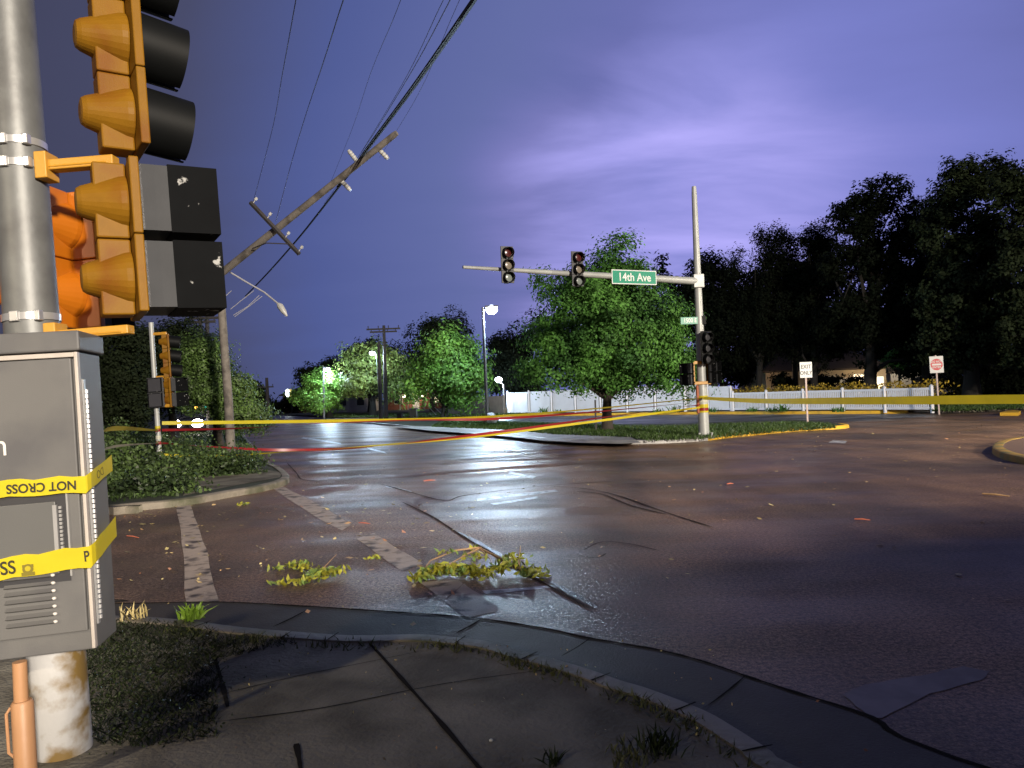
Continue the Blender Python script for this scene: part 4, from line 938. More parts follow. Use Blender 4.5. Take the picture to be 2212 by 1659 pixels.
# ------------------------------------------------------------------ houses
def house(name, label, px0, px1, vb_, Y, depth, wall_h, wmat, rise=1.6, hip=True, wins=(), chimney=None, porch=False, door_at=None):
    a = P(px0, vb_, Y); c = P(px1, vb_, Y); o = Vector((a.x, a.y, .15)); w = c.x - a.x
    root = thing(name, label, 'house', o)
    MB().bb(0, w, 0, depth, -.1, wall_h).build('wall', wmat, root)
    ov = .5; e_ = depth / 2 if hip else 0
    x0, x1, y0, y1 = -ov, w + ov, -ov, depth + ov; z0 = wall_h + .003; z1 = wall_h + rise
    rf = MB(); e2 = min(depth / 2 + ov, w / 2 - .2) if hip else 0
    rf.add([(x0, y0, z0), (x1, y0, z0), (x1, y1, z0), (x0, y1, z0), (x0 + e2, depth / 2, z1), (x1 - e2, depth / 2, z1), (x0, y0, z0 + .16), (x1, y0, z0 + .16), (x1, y1, z0 + .16), (x0, y1, z0 + .16)],
           [(3, 2, 1, 0), (0, 1, 7, 6), (1, 2, 8, 7), (2, 3, 9, 8), (3, 0, 6, 9), (6, 7, 5, 4), (7, 8, 5), (8, 9, 4, 5), (9, 6, 4)])
    r = rf.build('roof', ROOF, root)
    if chimney:
        cx, cz = chimney; MB().bb(cx - .9, cx + .9, depth / 2 - .5, depth / 2 + .5, z1 - .9, z1 + cz).build('chimney', TANW, root, bevel=.02)
        for dx in (-.55, .35): MB().tube([(cx + dx, depth / 2, z1 + cz), (cx + dx, depth / 2, z1 + cz + .25)], .16, 8).build('chimney_pot', WTRIM, root)
        MB().bb(cx - 1.05, cx + 1.05, depth / 2 - .62, depth / 2 + .62, z1 - .25, z1 - .05).build('flashing', WTRIM, root)
    for (x, z, ww, hh, lit) in wins:
        f = MB().bb(x - ww / 2 - .08, x + ww / 2 + .08, -.06, -.004, z - .08, z + hh + .08).build('window', WTRIM, root)
        MB().bb(x - ww / 2, x + ww / 2, -.075, -.061, z, z + hh).build('pane', WGLOW if lit else WDARK, f)
    if door_at is not None:
        MB().bb(door_at - .5, door_at + .5, -.07, -.004, 0, 2.1).build('door', WTRIM, root)
    if porch:
        for k in range(4): x = w * .25 + k * w * .14; MB().bb(x - .07, x + .07, -1.8, -1.66, -.1, wall_h).build('porch_post', WTRIM, root)
        MB().bb(w * .2, w * .75, -2.0, -.51, wall_h - .01, wall_h + .12).build('porch_roof', ROOF, root)
        for x in (w * .3, w * .62): MB().ball((x, -.35, 2.0), .22, 8).build('porch_lamp', BULB, root)
        lamp('house_light', (w * .46, -1.4, 2.2), 260, (1, .82, .6), .15, parent=root)
    return root
house('house', 'brick and tan bungalow with chimney and a glowing window behind the picket fence', 1655, 1915, 838, 74, 9, 2.9, TANW, rise=3.4, wins=((2.5, 1.0, 1.2, 1.2, False), (6.0, .9, 1.6, 1.4, False), (9.6, .5, 1.6, 1.9, True), (11.3, .8, .8, 1.3, True)), chimney=(6.2, .55), door_at=7.9)
house('house', 'tan walled house half hidden by the dark trees near the DO NOT ENTER sign', 1925, 2075, 838, 88, 8, 2.6, PALEW, rise=2.2, wins=((3.0, .9, 1.2, 1.1, False), (6.0, .9, 1.2, 1.1, False)))
house('house', 'red brick house with lit porch behind the paired utility poles', 838, 960, 893, 110, 9, 3.1, BRICK, rise=2.4, wins=((1.6, .9, 1.1, 1.3, False), (7.0, .9, 1.1, 1.1, True)), porch=True, door_at=4.2)
house('house', 'low pale sided house behind the left lit tree', 718, 800, 893, 104, 8, 2.6, PALEW, rise=1.8, wins=((1.5, .9, 1.0, 1.1, False), (4.0, .9, 1.0, 1.1, False)))
house('house', 'red brick house farthest left down the road', 612, 712, 895, 116, 8, 2.7, BRICK, rise=1.9, wins=((2.0, .9, 1.0, 1.2, False), (4.6, .9, .9, 1.2, True)))
hw = P(1878, 800, 72.5); lamp('house_light', hw - Vector((0, 1.2, 0)), 260, (1, .78, .5), .15)  # added lamp without a fixture, brightens the wall round the glowing window
hw = P(1668, 805, 72.5); lamp('house_light', hw - Vector((0, 1.0, 0)), 60, (1, .72, .5), .15)  # added lamp without a fixture, brightens the bungalow's left end
hw = P(1945, 800, 86); lamp('house_light', hw - Vector((0, 1.0, 0)), 240, (1, .85, .62), .15)  # added lamp without a fixture, brightens the second house wall
# wall lamp glow far left
wl = thing('floodlight', 'yellowish floodlight on a dark post at the end of the road', 'floodlight', G(628, 894, .15))
q = P(621, 849, wl.location.y) - wl.location
MB().tube([Vector((.2, 0, -.1)), Vector((.2, 0, q.z + .3))], .07, 8).build('post', WOODD, wl)
MB().box(q + Vector((.25, .25, 0)), (.5, .4, 1.1)).build('lamp_housing', mat('flood_housing', (.35, .30, .10), .6, emit=(1, .8, .2), estr=.5), wl)
MB().ball(q, (.30, .2, .55), 10).build('lens', LEDM, wl, smooth=True)
# utility cabinets by the houses
for (u0, u1, v0, v1, lab, nm, cat) in ((886, 901, 882, 902, 'grey green utility box at the foot of the lit tree', 'utility_box', 'utility box'), (858, 869, 893, 904, 'small pale wheelie bin by the paired utility poles', 'wheelie_bin', 'bin')):
    g = G((u0 + u1) / 2, v1, .12); s = g.y / FPX; ob = thing(nm, lab, cat, g); w_ = (u1 - u0) * s; h_ = (v1 - v0) * s
    MB().bb(-w_ / 2, w_ / 2, -w_ / 2, w_ / 2, -.05, h_ * .92).build('body', UBOX if nm == 'utility_box' else VGREY, ob, bevel=.03)
    MB().bb(-w_ / 2 - .04, w_ / 2 + .04, -w_ / 2 - .04, w_ / 2 + .04, h_ * .92, h_).build('lid', UBOX if nm == 'utility_box' else VGREY, ob, bevel=.03)

# ------------------------------------------------------------------ far utility poles
def upole(label, ub_, ut_, Y, r, arms, group='dark utility poles'):
    b0 = P(*ub_, Y); b0.z = .1; t_ = P(*ut_, Y) - b0; root = thing('utility_pole', label, 'utility pole', b0, group=group)
    MB().tube([Vector((0, 0, -.1)), t_], [r * 1.2, r * .75], 10).build('shaft', WOODD, root, smooth=True)
    for (du, dvv, hw) in arms:
        c = P(ut_[0] + du, ut_[1] + dvv, Y) - b0; MB().box(c + Vector((0, -.2, 0)), (2 * hw, .12, .14)).build('crossarm', WOODD, root)
        for k in (-.9, -.3, .3, .9): p = c + Vector((hw * k, -.2, .07)); MB().tube([p, p + Vector((0, 0, .22))], [.03, .05], 6).build('insulator', WOODD, root)
    return root
upole('tall dark utility pole with crossarms in front of the middle tree', (834, 905), (829, 703), 66, .17, ((0, 8, 1.5), (0, 14, 1.2)))
upole('shorter dark pole left of the tall dark utility pole', (823, 904), (818, 738), 64, .15, ())
upole('distant dark pole beside the left end of the road', (580, 905), (576, 816), 80, .2, ((0, 20, .8),))
upole('dark pole with wide crossarm left of the snapped pole', (452, 900), (447, 672), 44, .14, ((-2, 16, .95), (-4, 24, .7)))
upole('dark pole just left of the one with the wide crossarm', (437, 900), (433, 684), 45, .13, ())

# ------------------------------------------------------------------ emergency vehicle up the road at the left
cg = G(430, 936, 0); cyaw = 6
car = thing('emergency_car', 'dark emergency car with headlamps and coloured beacons on behind the fallen limbs', 'car', mw=frame((cg.x, cg.y, 0.0), (0, 0, 1), cyaw))
prof = [(-2.2, .35), (-2.25, .75), (-1.35, .95), (-.75, 1.42), (.9, 1.45), (1.7, 1.0), (2.2, .92), (2.25, .4)]
cbm = MB(); vs = [(sx_ * (.9 if z < 1.1 else .72), y, z) for sx_ in (-1, 1) for (y, z) in prof]; n = len(prof)
cbm.add(vs, [tuple(range(n)), tuple(reversed(range(n, 2 * n)))] + [(i, i + n, (i + 1) % n + n, (i + 1) % n) for i in range(n)]); cbm.build('car_body', CARP, car, bevel=.06)
MB().add([(-.78, -1.345, 1.0), (.78, -1.345, 1.0), (.66, -.79, 1.42), (-.66, -.79, 1.42)], [(0, 1, 2, 3)]).build('windscreen', WDARK, car).location = (0, -.02, .01)
for sx_ in (-1, 1):
    MB().ball((sx_ * .62, -2.27, .68), (.34, .08, .24), 10).build('headlight', HEADL, car, smooth=True)
    for y in (-1.45, 1.45): MB().tube([(sx_ * .78, y, .33), (sx_ * .94, y, .33)], .33, 18).build('wheel', RUBBER, car)
MB().bb(-.62, .62, -.25, .1, 1.44, 1.50).build('light_bar', CARP, car)
for x, mt in ((-.1, AMBER), (.30, REDB), (.55, TEALB), (-.5, AMBER)): MB().ball((x, -.15, 1.57), (.14, .12, .09), 8).build('beacon', mt, car, smooth=True)
for sx_ in (-1, 1): lamp('headlight_beam', (sx_ * .62, -2.4, .68), 500, (1, .85, .75), .08, kind='SPOT', aim=(sx_ * .62 + 1.5, -20, 0), angle=55, blend=.6, parent=car)

# ------------------------------------------------------------------ trees
mb_ = G(1312, 930, kz)
tree('maple_tree', 'full rounded maple growing in the verge behind the 14th Ave sign', 'tree', mb_,
     blobs_px([(1315, 735, 150, 115), (1325, 590, 68, 55), (1332, 552, 50, 32), (1225, 640, 68, 62), (1430, 720, 66, 95), (1195, 765, 62, 70), (1410, 800, 82, 52), (1260, 800, 95, 40), (1165, 808, 46, 32), (1385, 640, 72, 66), (1300, 650, 95, 70), (1470, 800, 34, 50), (1360, 590, 40, 40)], mb_.y),
     190, 92000, .135, 1.15, LF_MAPLE, BARK, .20, group=None, droop=.25, limbs=34, shell=.5)
tb = G(960, 908, kz)
tree('lit_tree', 'bright green tree lit by the tall street lamp', 'tree', tb, blobs_px([(965, 805, 75, 62), (915, 835, 36, 32), (1010, 830, 40, 45), (975, 745, 40, 38), (940, 780, 45, 45), (1000, 780, 42, 50)], tb.y), 85, 26000, .25, 1.75, LF_BRIGHT, BARK, .24, limbs=18, shell=.7)
tree('middle_tree', 'yellowish green tree with dark forked trunk left of the paired utility poles', 'tree', P(806, 905, 72) * 1.0 - Vector((0, 0, P(806, 905, 72).z - .1)), blobs_px([(800, 790, 58, 45), (765, 800, 34, 34), (850, 800, 28, 38), (800, 835, 60, 32), (862, 845, 26, 30)], 72), 50, 13000, .28, 1.7, LF_YEL, BARKD, .36, limbs=16, shell=.6)
tree('left_tree', 'lower bright tree left of the middle tree with a dark trunk', 'tree', P(712, 905, 74) - Vector((0, 0, P(712, 905, 74).z - .1)), blobs_px([(690, 838, 48, 42), (655, 862, 22, 24), (732, 830, 32, 36), (700, 870, 50, 20)], 74), 50, 13000, .27, 1.6, LF_BRIGHT, BARKD, .3, limbs=12, shell=.6)
gd = 'dark trees in the background'
def dtree(lab, base_px, Y, bl, nc, nl, size, cs, mt=LF_DARK, tr=.3, **k):
    b0 = P(*base_px, Y); b0.z = .1; return tree('dark_tree', lab, 'tree', b0, blobs_px(bl, Y), nc, nl, size, cs, mt, BARKD, tr, group=gd, **k)
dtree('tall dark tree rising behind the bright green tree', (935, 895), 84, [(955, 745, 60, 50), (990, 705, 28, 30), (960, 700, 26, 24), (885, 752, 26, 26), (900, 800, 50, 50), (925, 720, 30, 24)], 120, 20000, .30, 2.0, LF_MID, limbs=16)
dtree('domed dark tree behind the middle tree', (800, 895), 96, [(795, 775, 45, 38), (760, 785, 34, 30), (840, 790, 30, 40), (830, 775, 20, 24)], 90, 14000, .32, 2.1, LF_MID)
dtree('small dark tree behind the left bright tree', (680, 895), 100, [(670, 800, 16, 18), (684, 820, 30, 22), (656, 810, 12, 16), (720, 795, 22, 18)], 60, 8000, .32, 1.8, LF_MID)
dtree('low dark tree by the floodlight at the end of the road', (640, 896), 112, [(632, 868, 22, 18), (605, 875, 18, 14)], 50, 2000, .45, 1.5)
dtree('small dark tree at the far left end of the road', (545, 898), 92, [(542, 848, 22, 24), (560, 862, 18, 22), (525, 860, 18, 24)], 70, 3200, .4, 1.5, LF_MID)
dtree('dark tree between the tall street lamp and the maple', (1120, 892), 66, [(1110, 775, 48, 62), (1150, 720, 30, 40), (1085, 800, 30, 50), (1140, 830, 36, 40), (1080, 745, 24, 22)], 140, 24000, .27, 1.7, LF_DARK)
# right hand wood
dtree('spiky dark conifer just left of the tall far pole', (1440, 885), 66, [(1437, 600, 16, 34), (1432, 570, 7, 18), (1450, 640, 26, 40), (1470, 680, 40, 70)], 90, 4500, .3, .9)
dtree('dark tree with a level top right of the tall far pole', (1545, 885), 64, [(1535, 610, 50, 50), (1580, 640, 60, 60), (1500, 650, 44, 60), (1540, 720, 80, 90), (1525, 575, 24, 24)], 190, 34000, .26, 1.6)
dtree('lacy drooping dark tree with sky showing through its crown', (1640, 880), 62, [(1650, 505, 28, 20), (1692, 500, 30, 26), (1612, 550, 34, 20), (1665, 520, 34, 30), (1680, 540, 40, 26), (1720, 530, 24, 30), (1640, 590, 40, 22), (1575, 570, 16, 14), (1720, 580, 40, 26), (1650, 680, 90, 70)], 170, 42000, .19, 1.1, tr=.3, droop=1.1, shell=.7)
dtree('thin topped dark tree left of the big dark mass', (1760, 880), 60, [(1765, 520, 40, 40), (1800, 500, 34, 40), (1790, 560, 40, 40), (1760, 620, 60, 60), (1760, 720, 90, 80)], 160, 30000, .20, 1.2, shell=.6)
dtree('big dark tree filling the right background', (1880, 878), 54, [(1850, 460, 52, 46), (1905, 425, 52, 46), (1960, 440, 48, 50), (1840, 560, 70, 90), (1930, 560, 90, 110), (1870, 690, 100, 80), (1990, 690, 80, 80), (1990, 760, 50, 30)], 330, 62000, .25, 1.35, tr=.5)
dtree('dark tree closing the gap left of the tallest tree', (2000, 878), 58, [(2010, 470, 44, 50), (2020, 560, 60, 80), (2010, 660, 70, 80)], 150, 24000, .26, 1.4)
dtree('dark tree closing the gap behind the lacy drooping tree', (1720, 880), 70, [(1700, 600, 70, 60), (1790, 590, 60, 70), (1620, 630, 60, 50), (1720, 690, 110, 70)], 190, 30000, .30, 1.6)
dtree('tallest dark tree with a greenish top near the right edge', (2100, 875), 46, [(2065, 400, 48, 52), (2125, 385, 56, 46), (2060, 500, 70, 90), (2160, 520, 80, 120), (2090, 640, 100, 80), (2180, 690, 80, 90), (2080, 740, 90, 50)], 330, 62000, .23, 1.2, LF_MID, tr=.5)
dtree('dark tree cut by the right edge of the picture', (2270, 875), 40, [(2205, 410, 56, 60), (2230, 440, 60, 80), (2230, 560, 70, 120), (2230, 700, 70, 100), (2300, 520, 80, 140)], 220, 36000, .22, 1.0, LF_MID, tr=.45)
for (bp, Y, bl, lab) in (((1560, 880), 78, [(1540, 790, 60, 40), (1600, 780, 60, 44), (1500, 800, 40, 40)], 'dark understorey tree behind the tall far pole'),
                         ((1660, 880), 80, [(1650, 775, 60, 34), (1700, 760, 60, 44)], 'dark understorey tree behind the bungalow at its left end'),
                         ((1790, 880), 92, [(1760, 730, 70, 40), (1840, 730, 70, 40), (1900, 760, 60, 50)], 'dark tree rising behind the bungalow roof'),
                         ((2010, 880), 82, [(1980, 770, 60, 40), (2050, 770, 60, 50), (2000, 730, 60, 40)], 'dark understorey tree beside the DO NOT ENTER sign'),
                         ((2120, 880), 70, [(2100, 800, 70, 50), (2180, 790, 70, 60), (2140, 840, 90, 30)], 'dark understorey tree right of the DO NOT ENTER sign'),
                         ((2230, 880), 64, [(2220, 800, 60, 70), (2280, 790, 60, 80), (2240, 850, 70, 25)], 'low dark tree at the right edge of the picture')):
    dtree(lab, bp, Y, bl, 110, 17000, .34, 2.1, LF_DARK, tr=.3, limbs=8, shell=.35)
sb = P(1944, 838, 58); sb.z = .15
tree('shrub', 'small greener shrub in front of the big dark tree near the house', 'shrub', sb, blobs_px([(1942, 752, 14, 20), (1930, 775, 22, 18), (1962, 780, 16, 12)], 58), 40, 1600, .26, .8, LF_MAPLE, BARKD, .1, limbs=8)
for (u, v, ru, lab) in ((1780, 822, 40, 'round dark bush before the bungalow'), (1690, 825, 26, 'smaller dark bush left of the round bush before the bungalow'), (1850, 828, 26, 'dark bush under the glowing window')):
    s0 = P(u, v + 12, 66); s0.z = .15; tree('shrub', lab, 'shrub', s0, blobs_px([(u, v, ru, 14)], 66), 30, 1500, .24, .8, LF_DARK, BARKD, .06, limbs=6)
# left mass
lt = P(470, 930, 28.5); lt.z = .1
tree('leaning_tree', 'storm battered green tree slumping around the snapped pole', 'tree', lt, blobs_px([(440, 800, 62, 58), (415, 755, 40, 22), (490, 852, 54, 38), (528, 895, 34, 26), (400, 835, 44, 46), (450, 745, 20, 16), (500, 840, 36, 30), (548, 905, 20, 14)], 28.5), 170, 46000, .105, .85, LF_LEFT, BARK, .2, droop=.5, limbs=20, shell=.5)
gl = 'dark trees at the left'
for (bp, Y, bl, lab) in (((265, 960), 31, [(255, 790, 70, 80), (230, 870, 50, 60), (300, 740, 50, 40), (290, 860, 50, 60)], 'dark tree between the grey cabinet and the slim left post'),
                         ((375, 940), 33, [(360, 760, 50, 55), (340, 830, 56, 50), (390, 720, 34, 22), (400, 840, 40, 40)], 'dark tree behind the slim left post'),
                         ((130, 960), 30, [(190, 640, 60, 70), (150, 760, 90, 130), (215, 720, 40, 60)], 'dark tree behind the big traffic lights')):
    b0 = P(*bp, Y); b0.z = .1; tree('dark_tree', lab, 'tree', b0, blobs_px(bl, Y), 160, 30000, .14, 1.1, LF_MID, BARKD, .22, group=gl, droop=.3, limbs=16)
# fallen limbs with leaves on the left corner
gf = 'fallen leafy limbs on the left corner'
for (bp, bl, nl, lab) in (((300, 1040), [(280, 1012, 62, 30), (240, 1010, 30, 40), (330, 1040, 50, 22), (380, 1010, 26, 22)], 5200, 'large fallen leafy limb heaped round the base of the slim left post'),
                          ((470, 1025), [(455, 1012, 40, 14), (500, 1006, 34, 12), (530, 1003, 22, 10), (425, 1010, 30, 16)], 2800, 'low fallen leafy limb along the left corner pavement'),
                          ((260, 1068), [(250, 1062, 40, 14), (330, 1062, 40, 14), (385, 1050, 20, 12)], 2400, 'fallen leafy limb beside the kerb of the left corner'),
                          ((290, 985), [(250, 955, 44, 32), (300, 965, 40, 30), (400, 985, 40, 24), (350, 990, 50, 24)], 4200, 'fallen leafy limb behind the slim left post')):
    b0 = G(*bp, kz - .02); root = thing('fallen_limb', lab, 'branch', b0, group=gf); blw = [(q[0] - b0.x, q[1] - b0.y, max(q[2] - b0.z, .1), q[3], q[4] * .8, q[5]) for q in blobs_px(bl, b0.y)]
    cl = clumps_in(blw, 60, .4); cl[:, 2] = np.maximum(cl[:, 2], .06); wb = MB()
    for i in range(12):
        c = Vector(cl[i]); p0 = Vector((random.uniform(-.3, .3), 0, .06)); wb.tube([p0, p0.lerp(c, .5) + Vector((0, 0, .12)), c], [.035, .022, .008], 6)
    wb.build('branches', BARK, root, smooth=True)
    cen = np.repeat(cl, nl // 34, axis=0); pts = cen + rng.normal(size=cen.shape) * np.array([.24, .22, .17]); pts[:, 2] = np.maximum(pts[:, 2], .03)
    cloud('leaves', leaf_quads(pts, .085, .2, .6), 4, LF_BUSH, root)

# ------------------------------------------------------------------ branches on the road
def limb(label, stems, leafspots, nl, size, spread, mt=LF_DEBRIS, zoff=.02):
    root = thing('broken_branch', label, 'branch', G(*leafspots[0][:2]), group='broken branches on the road'); o = root.location
    sb_ = MB()
    for pts, r in stems:
        P3 = [G(u, v) + Vector((0, 0, z)) - o for u, v, z in pts]
        sb_.tube(P3, [r * (1 - .6 * i / (len(P3) - 1)) for i in range(len(P3))], 6)
    sb_.build('stem', TWIG, root, smooth=True)
    V = []
    for (u, v, n, z) in leafspots:
        c = np.array(G(u, v) - o) + np.array([0, 0, z]); n = int(n * 1.9); pts = c + rng.normal(size=(n, 3)) * np.array([spread, spread * .8, spread * .28]); pts[:, 2] = np.maximum(pts[:, 2], zoff); V.append(leaf_quads(pts, size, .1, .38))
    cloud('leaves', np.concatenate(V), 4, mt, root); return root
limb('long broken leafy branch lying on the road before the near kerb', [([(1130, 1240, .04), (1085, 1226, .08), (1035, 1206, .11), (985, 1210, .10), (930, 1224, .06), (915, 1238, .03)], .013), ([(1040, 1206, .11), (1010, 1216, .09), (965, 1236, .06), (925, 1250, .02)], .010), ([(1035, 1206, .11), (1060, 1224, .07), (1070, 1242, .03)], .008), ([(1120, 1236, .05), (1125, 1200, .10)], .014)],
     [(905, 1256, 34, .04), (925, 1250, 36, .06), (950, 1246, 34, .08), (975, 1248, 36, .06), (1000, 1244, 40, .07), (1025, 1246, 34, .06), (1045, 1250, 30, .05), (1075, 1244, 24, .06), (1095, 1240, 26, .10), (1110, 1232, 20, .12), (1025, 1218, 18, .08), (1140, 1245, 26, .05), (1165, 1247, 18, .03), (960, 1218, 8, .12), (1025, 1200, 5, .08)], 0, .078, .060)
limb('broken leafy twig lying on the road left of the long branch', [([(655, 1262, .02), (690, 1250, .06), (728, 1228, .14)], .007), ([(640, 1222, .03), (668, 1232, .05)], .005)],
     [(655, 1262, 22, .03), (672, 1258, 24, .05), (690, 1250, 24, .06), (708, 1248, 22, .05), (725, 1243, 16, .05), (640, 1222, 13, .03), (655, 1228, 13, .04), (668, 1236, 12, .04), (610, 1232, 9, .02), (608, 1264, 14, .02)], 0, .075, .055)
limb('small torn sprig lying on the road between the crosswalk bars', [([(800, 1212, .02), (812, 1206, .05)], .005)], [(806, 1210, 14, .03)], 0, .05, .035)
limb('small yellow sprig lying near the far crosswalk bar', [([(518, 1096, .02), (526, 1092, .04)], .005)], [(526, 1092, 12, .03)], 0, .07, .05)
for (u0, v0, u1, v1, r, mt, lab) in ((775, 1132, 800, 1134, .018, CHIP, 'red bark chip on the road by the crosswalk bar'), (1846, 1125, 1880, 1127, .022, CHIP, 'red bark chip on the right half of the road'), (915, 1042, 940, 1040, .03, CHIP, 'red bark chip on the shiny middle of the road'), (2122, 1071, 2180, 1076, .03, TWIG, 'pale stick lying on the road at the right'), (274, 1160, 300, 1164, .016, CHIP, 'bark chip on the road beside the grey cabinet'), (1570, 1048, 1584, 1047, .022, CHIP, 'small red chip on the middle right of the road')):
    a, c = G(u0, v0) + Vector((0, 0, r)), G(u1, v1) + Vector((0, 0, r * .9)); o = a.copy()
    m_ = a.lerp(c, .5) - o + Vector((0, 0, .006)); tag(MB().tube([Vector(), m_, c - o], [r * .4, r * .55, r * .25], 6).build('bark_chip', mt, mw=Matrix.Translation(o)), lab, 'debris', 'bark and sticks on the road')
# leaf litter
n = 1500; lx = rng.uniform(-11, 17, n); ly = 5.2 + 22 * rng.uniform(0, 1, n) ** .8
keep = (ly > 4.9 + .0 * lx) & ~((lx < -6.0) & (ly > 12.5)); lx, ly = lx[keep], ly[keep]
n2 = 420; lx = np.concatenate([lx, rng.uniform(-6.5, -.5, n2)]); ly = np.concatenate([ly, rng.uniform(6.2, 12, n2)])
cen = np.stack([lx, ly, np.full(len(lx), .012)], 1); n = len(cen)
az = rng.uniform(0, 6.28, n); d = np.stack([np.cos(az), np.sin(az), rng.normal(size=n) * .25], 1); s = np.stack([-np.sin(az), np.cos(az), rng.normal(size=n) * .3], 1); L = (.022 + .085 * rng.uniform(0, 1, n) ** 2.0)[:, None]; w = L * rng.uniform(.25, .7, n)[:, None]
V = np.stack([cen - d * L * .5, cen + s * w * .5, cen + d * L * .5, cen - s * w * .5], 1).reshape(-1, 3); V[:, 2] = np.maximum(V[:, 2], .009)
tag(cloud('leaf_litter', V, 4, LITTER), kind='stuff')
nl2 = 130; cx = rng.uniform(-1.6, 1.6, nl2); cy = rng.uniform(2.6, 4.6, nl2); cen = np.stack([cx, cy, np.full(nl2, kz + .004)], 1)
V = leaf_quads(cen, .016, 0, .6); V[:, 2] = np.maximum(V[:, 2], kz - .004)
tag(cloud('leaf_litter', V, 4, LITTER), kind='stuff')
pe = tag(MB().ball((0, 0, .006), (.010, .008, .007), 8).build('pebble', SWHITE, smooth=True, mw=Matrix.Translation(G(1061, 1602, zs))), 'single white pebble on the dark pavement', 'pebble')

# ------------------------------------------------------------------ grass
def gpx(px, z): return [xy(G(u, v, z)) for u, v in px]
grass_patch('lawn_grass', GRASSD, gpx([(120, 1330), (400, 1345), (470, 1372), (560, 1372), (640, 1385), (470, 1420), (470, 1590), (300, 1610), (190, 1600), (120, 1480)], kz), 8000, .034, .006, kz - .02, .9)
pp = gpx([(200, 1350), (420, 1362), (465, 1430), (462, 1580), (330, 1605), (210, 1600), (190, 1450)], kz)
cn = []
while len(cn) < 3000:
    k = rng.integers(0, len(pp)); a_, b_, c_ = (np.array(pp[i]) for i in rng.choice(len(pp), 3, replace=False)); w_ = rng.dirichlet((1, 1, 1)); cn.append(a_ * w_[0] + b_ * w_[1] + c_ * w_[2])
cn = np.array(cn) + rng.normal(size=(len(cn), 2)) * .09; cn = cn[np.sin(cn[:, 0] * 8.3 + 1) * np.cos(cn[:, 1] * 6.1) + rng.normal(size=len(cn)) * .5 > -.25]; cz = kz - .005 + np.abs(rng.normal(size=len(cn))) * .022 * (1 + .8 * np.sin(cn[:, 0] * 9) * np.cos(cn[:, 1] * 7))
tag(cloud('ground_cover', leaf_quads(np.concatenate([cn, cz[:, None]], 1), .019, 0, .5), 4, LF_WEED), kind='stuff')
# turf creeping over the near kerb
pe_ = []
for i_ in range(1, len(kin)):
    p = kin[i_]; q = kin[i_ - 1]
    if not (-2.3 < p[0] < 1.6 and p[1] > 2.0): continue
    dx, dy = p[0] - q[0], p[1] - q[1]; L_ = math.hypot(dx, dy); nx, ny = dy / L_, -dx / L_   # away from the road
    if nx * (0) + ny * (-1) < 0 and ny > 0: nx, ny = -nx, -ny
    dens = 330 if p[0] > -.5 else (150 if p[0] > -1.0 else 230)
    for _ in range(int(dens * L_)):
        t = random.random(); w_ = random.gauss(.045 if p[0] > -.5 else .08, .035 if p[0] > -.5 else .05); c_ = .6 + .6 * math.sin(p[0] * 11 + t)
        if random.random() > c_ + .25: continue
        pe_.append((q[0] + dx * t + nx * w_, q[1] + dy * t + ny * w_))
V = np.array([(x, y, kz - .01) for x, y in pe_]); n = len(V)
hh = rng.uniform(.012, .05, n); az = rng.uniform(0, 6.28, n); sv = np.stack([np.cos(az), np.sin(az), np.zeros(n)], 1) * .006; tip = V + np.stack([rng.normal(size=n) * .025, rng.normal(size=n) * .025, hh], 1)
tag(cloud('edge_grass', np.stack([V - sv, V + sv, tip], 1).reshape(-1, 3), 3, mat('edge_grass_blade', (.075, .085, .022), .6, var=.5, vscale=6, island=.6)), kind='stuff')
def tuft(name, label, cat, at, n, h, w, mt, spread, group=None):
    root = thing(name, label, cat, at, group=group); c = np.stack([rng.normal(size=n) * spread, rng.normal(size=n) * spread, np.zeros(n)], 1); az = rng.uniform(0, 6.28, n); s = np.stack([np.cos(az), np.sin(az), np.zeros(n)], 1) * w
    hh = h * rng.uniform(.5, 1.2, n); ln = rng.normal(size=(n, 2)) * h * .45; tip = c + np.concatenate([ln, hh[:, None]], 1); mid = c + np.concatenate([ln * .4, hh[:, None] * .6], 1)
    cloud('blades', np.stack([c - s * .5, c + s * .5, mid + s * .5, tip, mid - s * .5], 1).reshape(-1, 3), 5, mt, root); return root
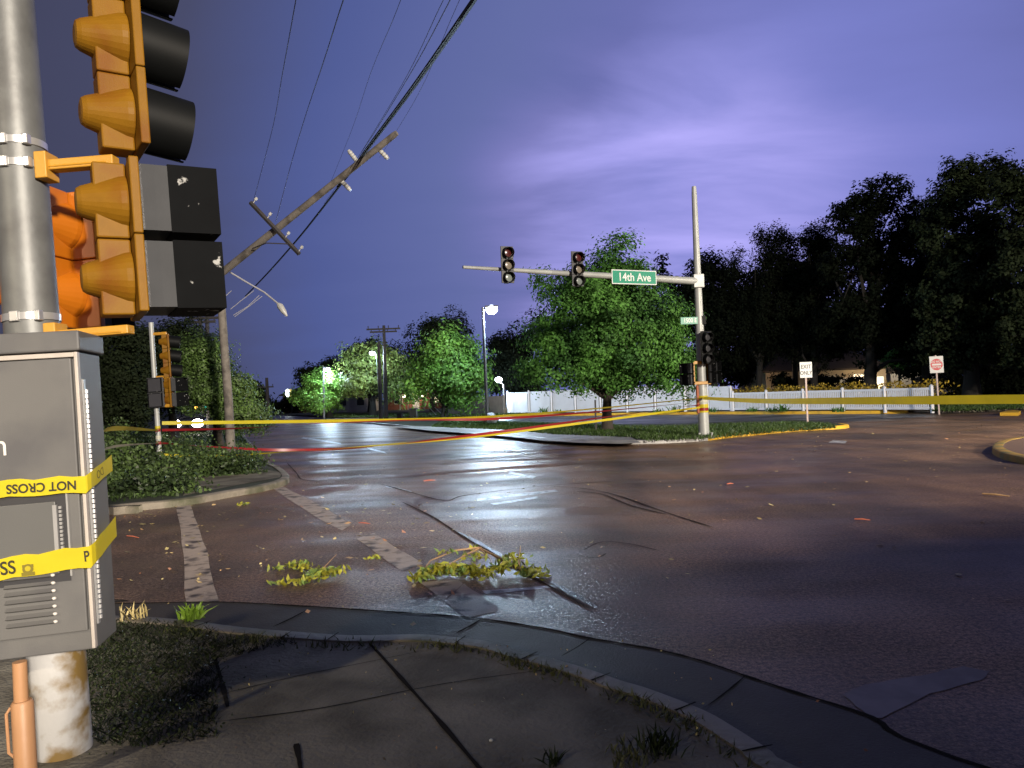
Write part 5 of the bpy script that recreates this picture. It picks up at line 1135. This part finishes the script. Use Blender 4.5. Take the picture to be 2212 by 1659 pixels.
tuft('weed_tuft', 'bright lime weed tuft on the near kerb by the crosswalk bar', 'weed', G(410, 1338, kz), 60, .10, .022, LF_LIME, .035)
tuft('weed_tuft', 'dry straw coloured tuft at the kerb right of the grey cabinet', 'weed', G(288, 1336, kz), 26, .10, .012, LF_DRY, .05)
tuft('weed_tuft', 'ragged green tuft on the pavement near the bottom right of centre', 'weed', G(1420, 1620, zs), 90, .085, .008, LF_WEED, .045)
tuft('weed_tuft', 'small grass tuft at the bottom edge of the pavement', 'weed', G(1195, 1650, zs), 26, .06, .007, LF_WEED, .02)
tuft('weed_tuft', 'pale clump of torn grass on the pavement beside the near kerb', 'weed', G(1370, 1640, zs), 70, .05, .009, mat('pale_weed', (.16, .17, .07), .6, var=.3, island=.5), .05)
grass_patch('lawn_grass', GRASS, list(lin)[8:] + [(-14, 40), (-14, 15)] if False else gpx([(240, 1085), (390, 1066), (480, 1015), (575, 1003), (583, 996), (560, 978), (535, 955), (500, 920), (300, 930), (150, 1000)], kz), 15000, .10, .018, kz - .02, .5)
grass_patch('lawn_grass', GRASS, gpx([(930, 922), (1107, 929), (1196, 938), (1363, 944), (1400, 952), (1530, 947), (1620, 938), (1699, 931), (1810, 924), (1790, 917), (1720, 913), (1600, 916), (1480, 921), (1363, 922), (1250, 917), (1107, 914), (960, 910)], kz), 26000, .11, .03, kz - .02, .5)
grass_patch('lawn_grass', GRASS, gpx([(2010, 890), (2080, 889), (2200, 884), (2300, 880), (2300, 868), (2040, 874)], kz), 6000, .14, .05, .14, .5)
grass_patch('lawn_grass', GRASS, gpx([(700, 901), (900, 902), (1060, 899), (1160, 895), (1160, 891), (900, 893), (700, 894)], .15), 6000, .14, .06, .14, .5)
for k, (u, v) in enumerate(((1175, 893), (1210, 892), (1420, 891), (1455, 891), (1628, 889), (1670, 889), (1690, 889), (1808, 890), (1540, 890))):
    tuft('weed_tuft', ['weed sprouting at the foot of the pale fence'][0], 'weed', G(u, v, .17), 26, .30 if k % 3 else .5, .06, LF_MAPLE, .2, group='weeds along the pale fence')
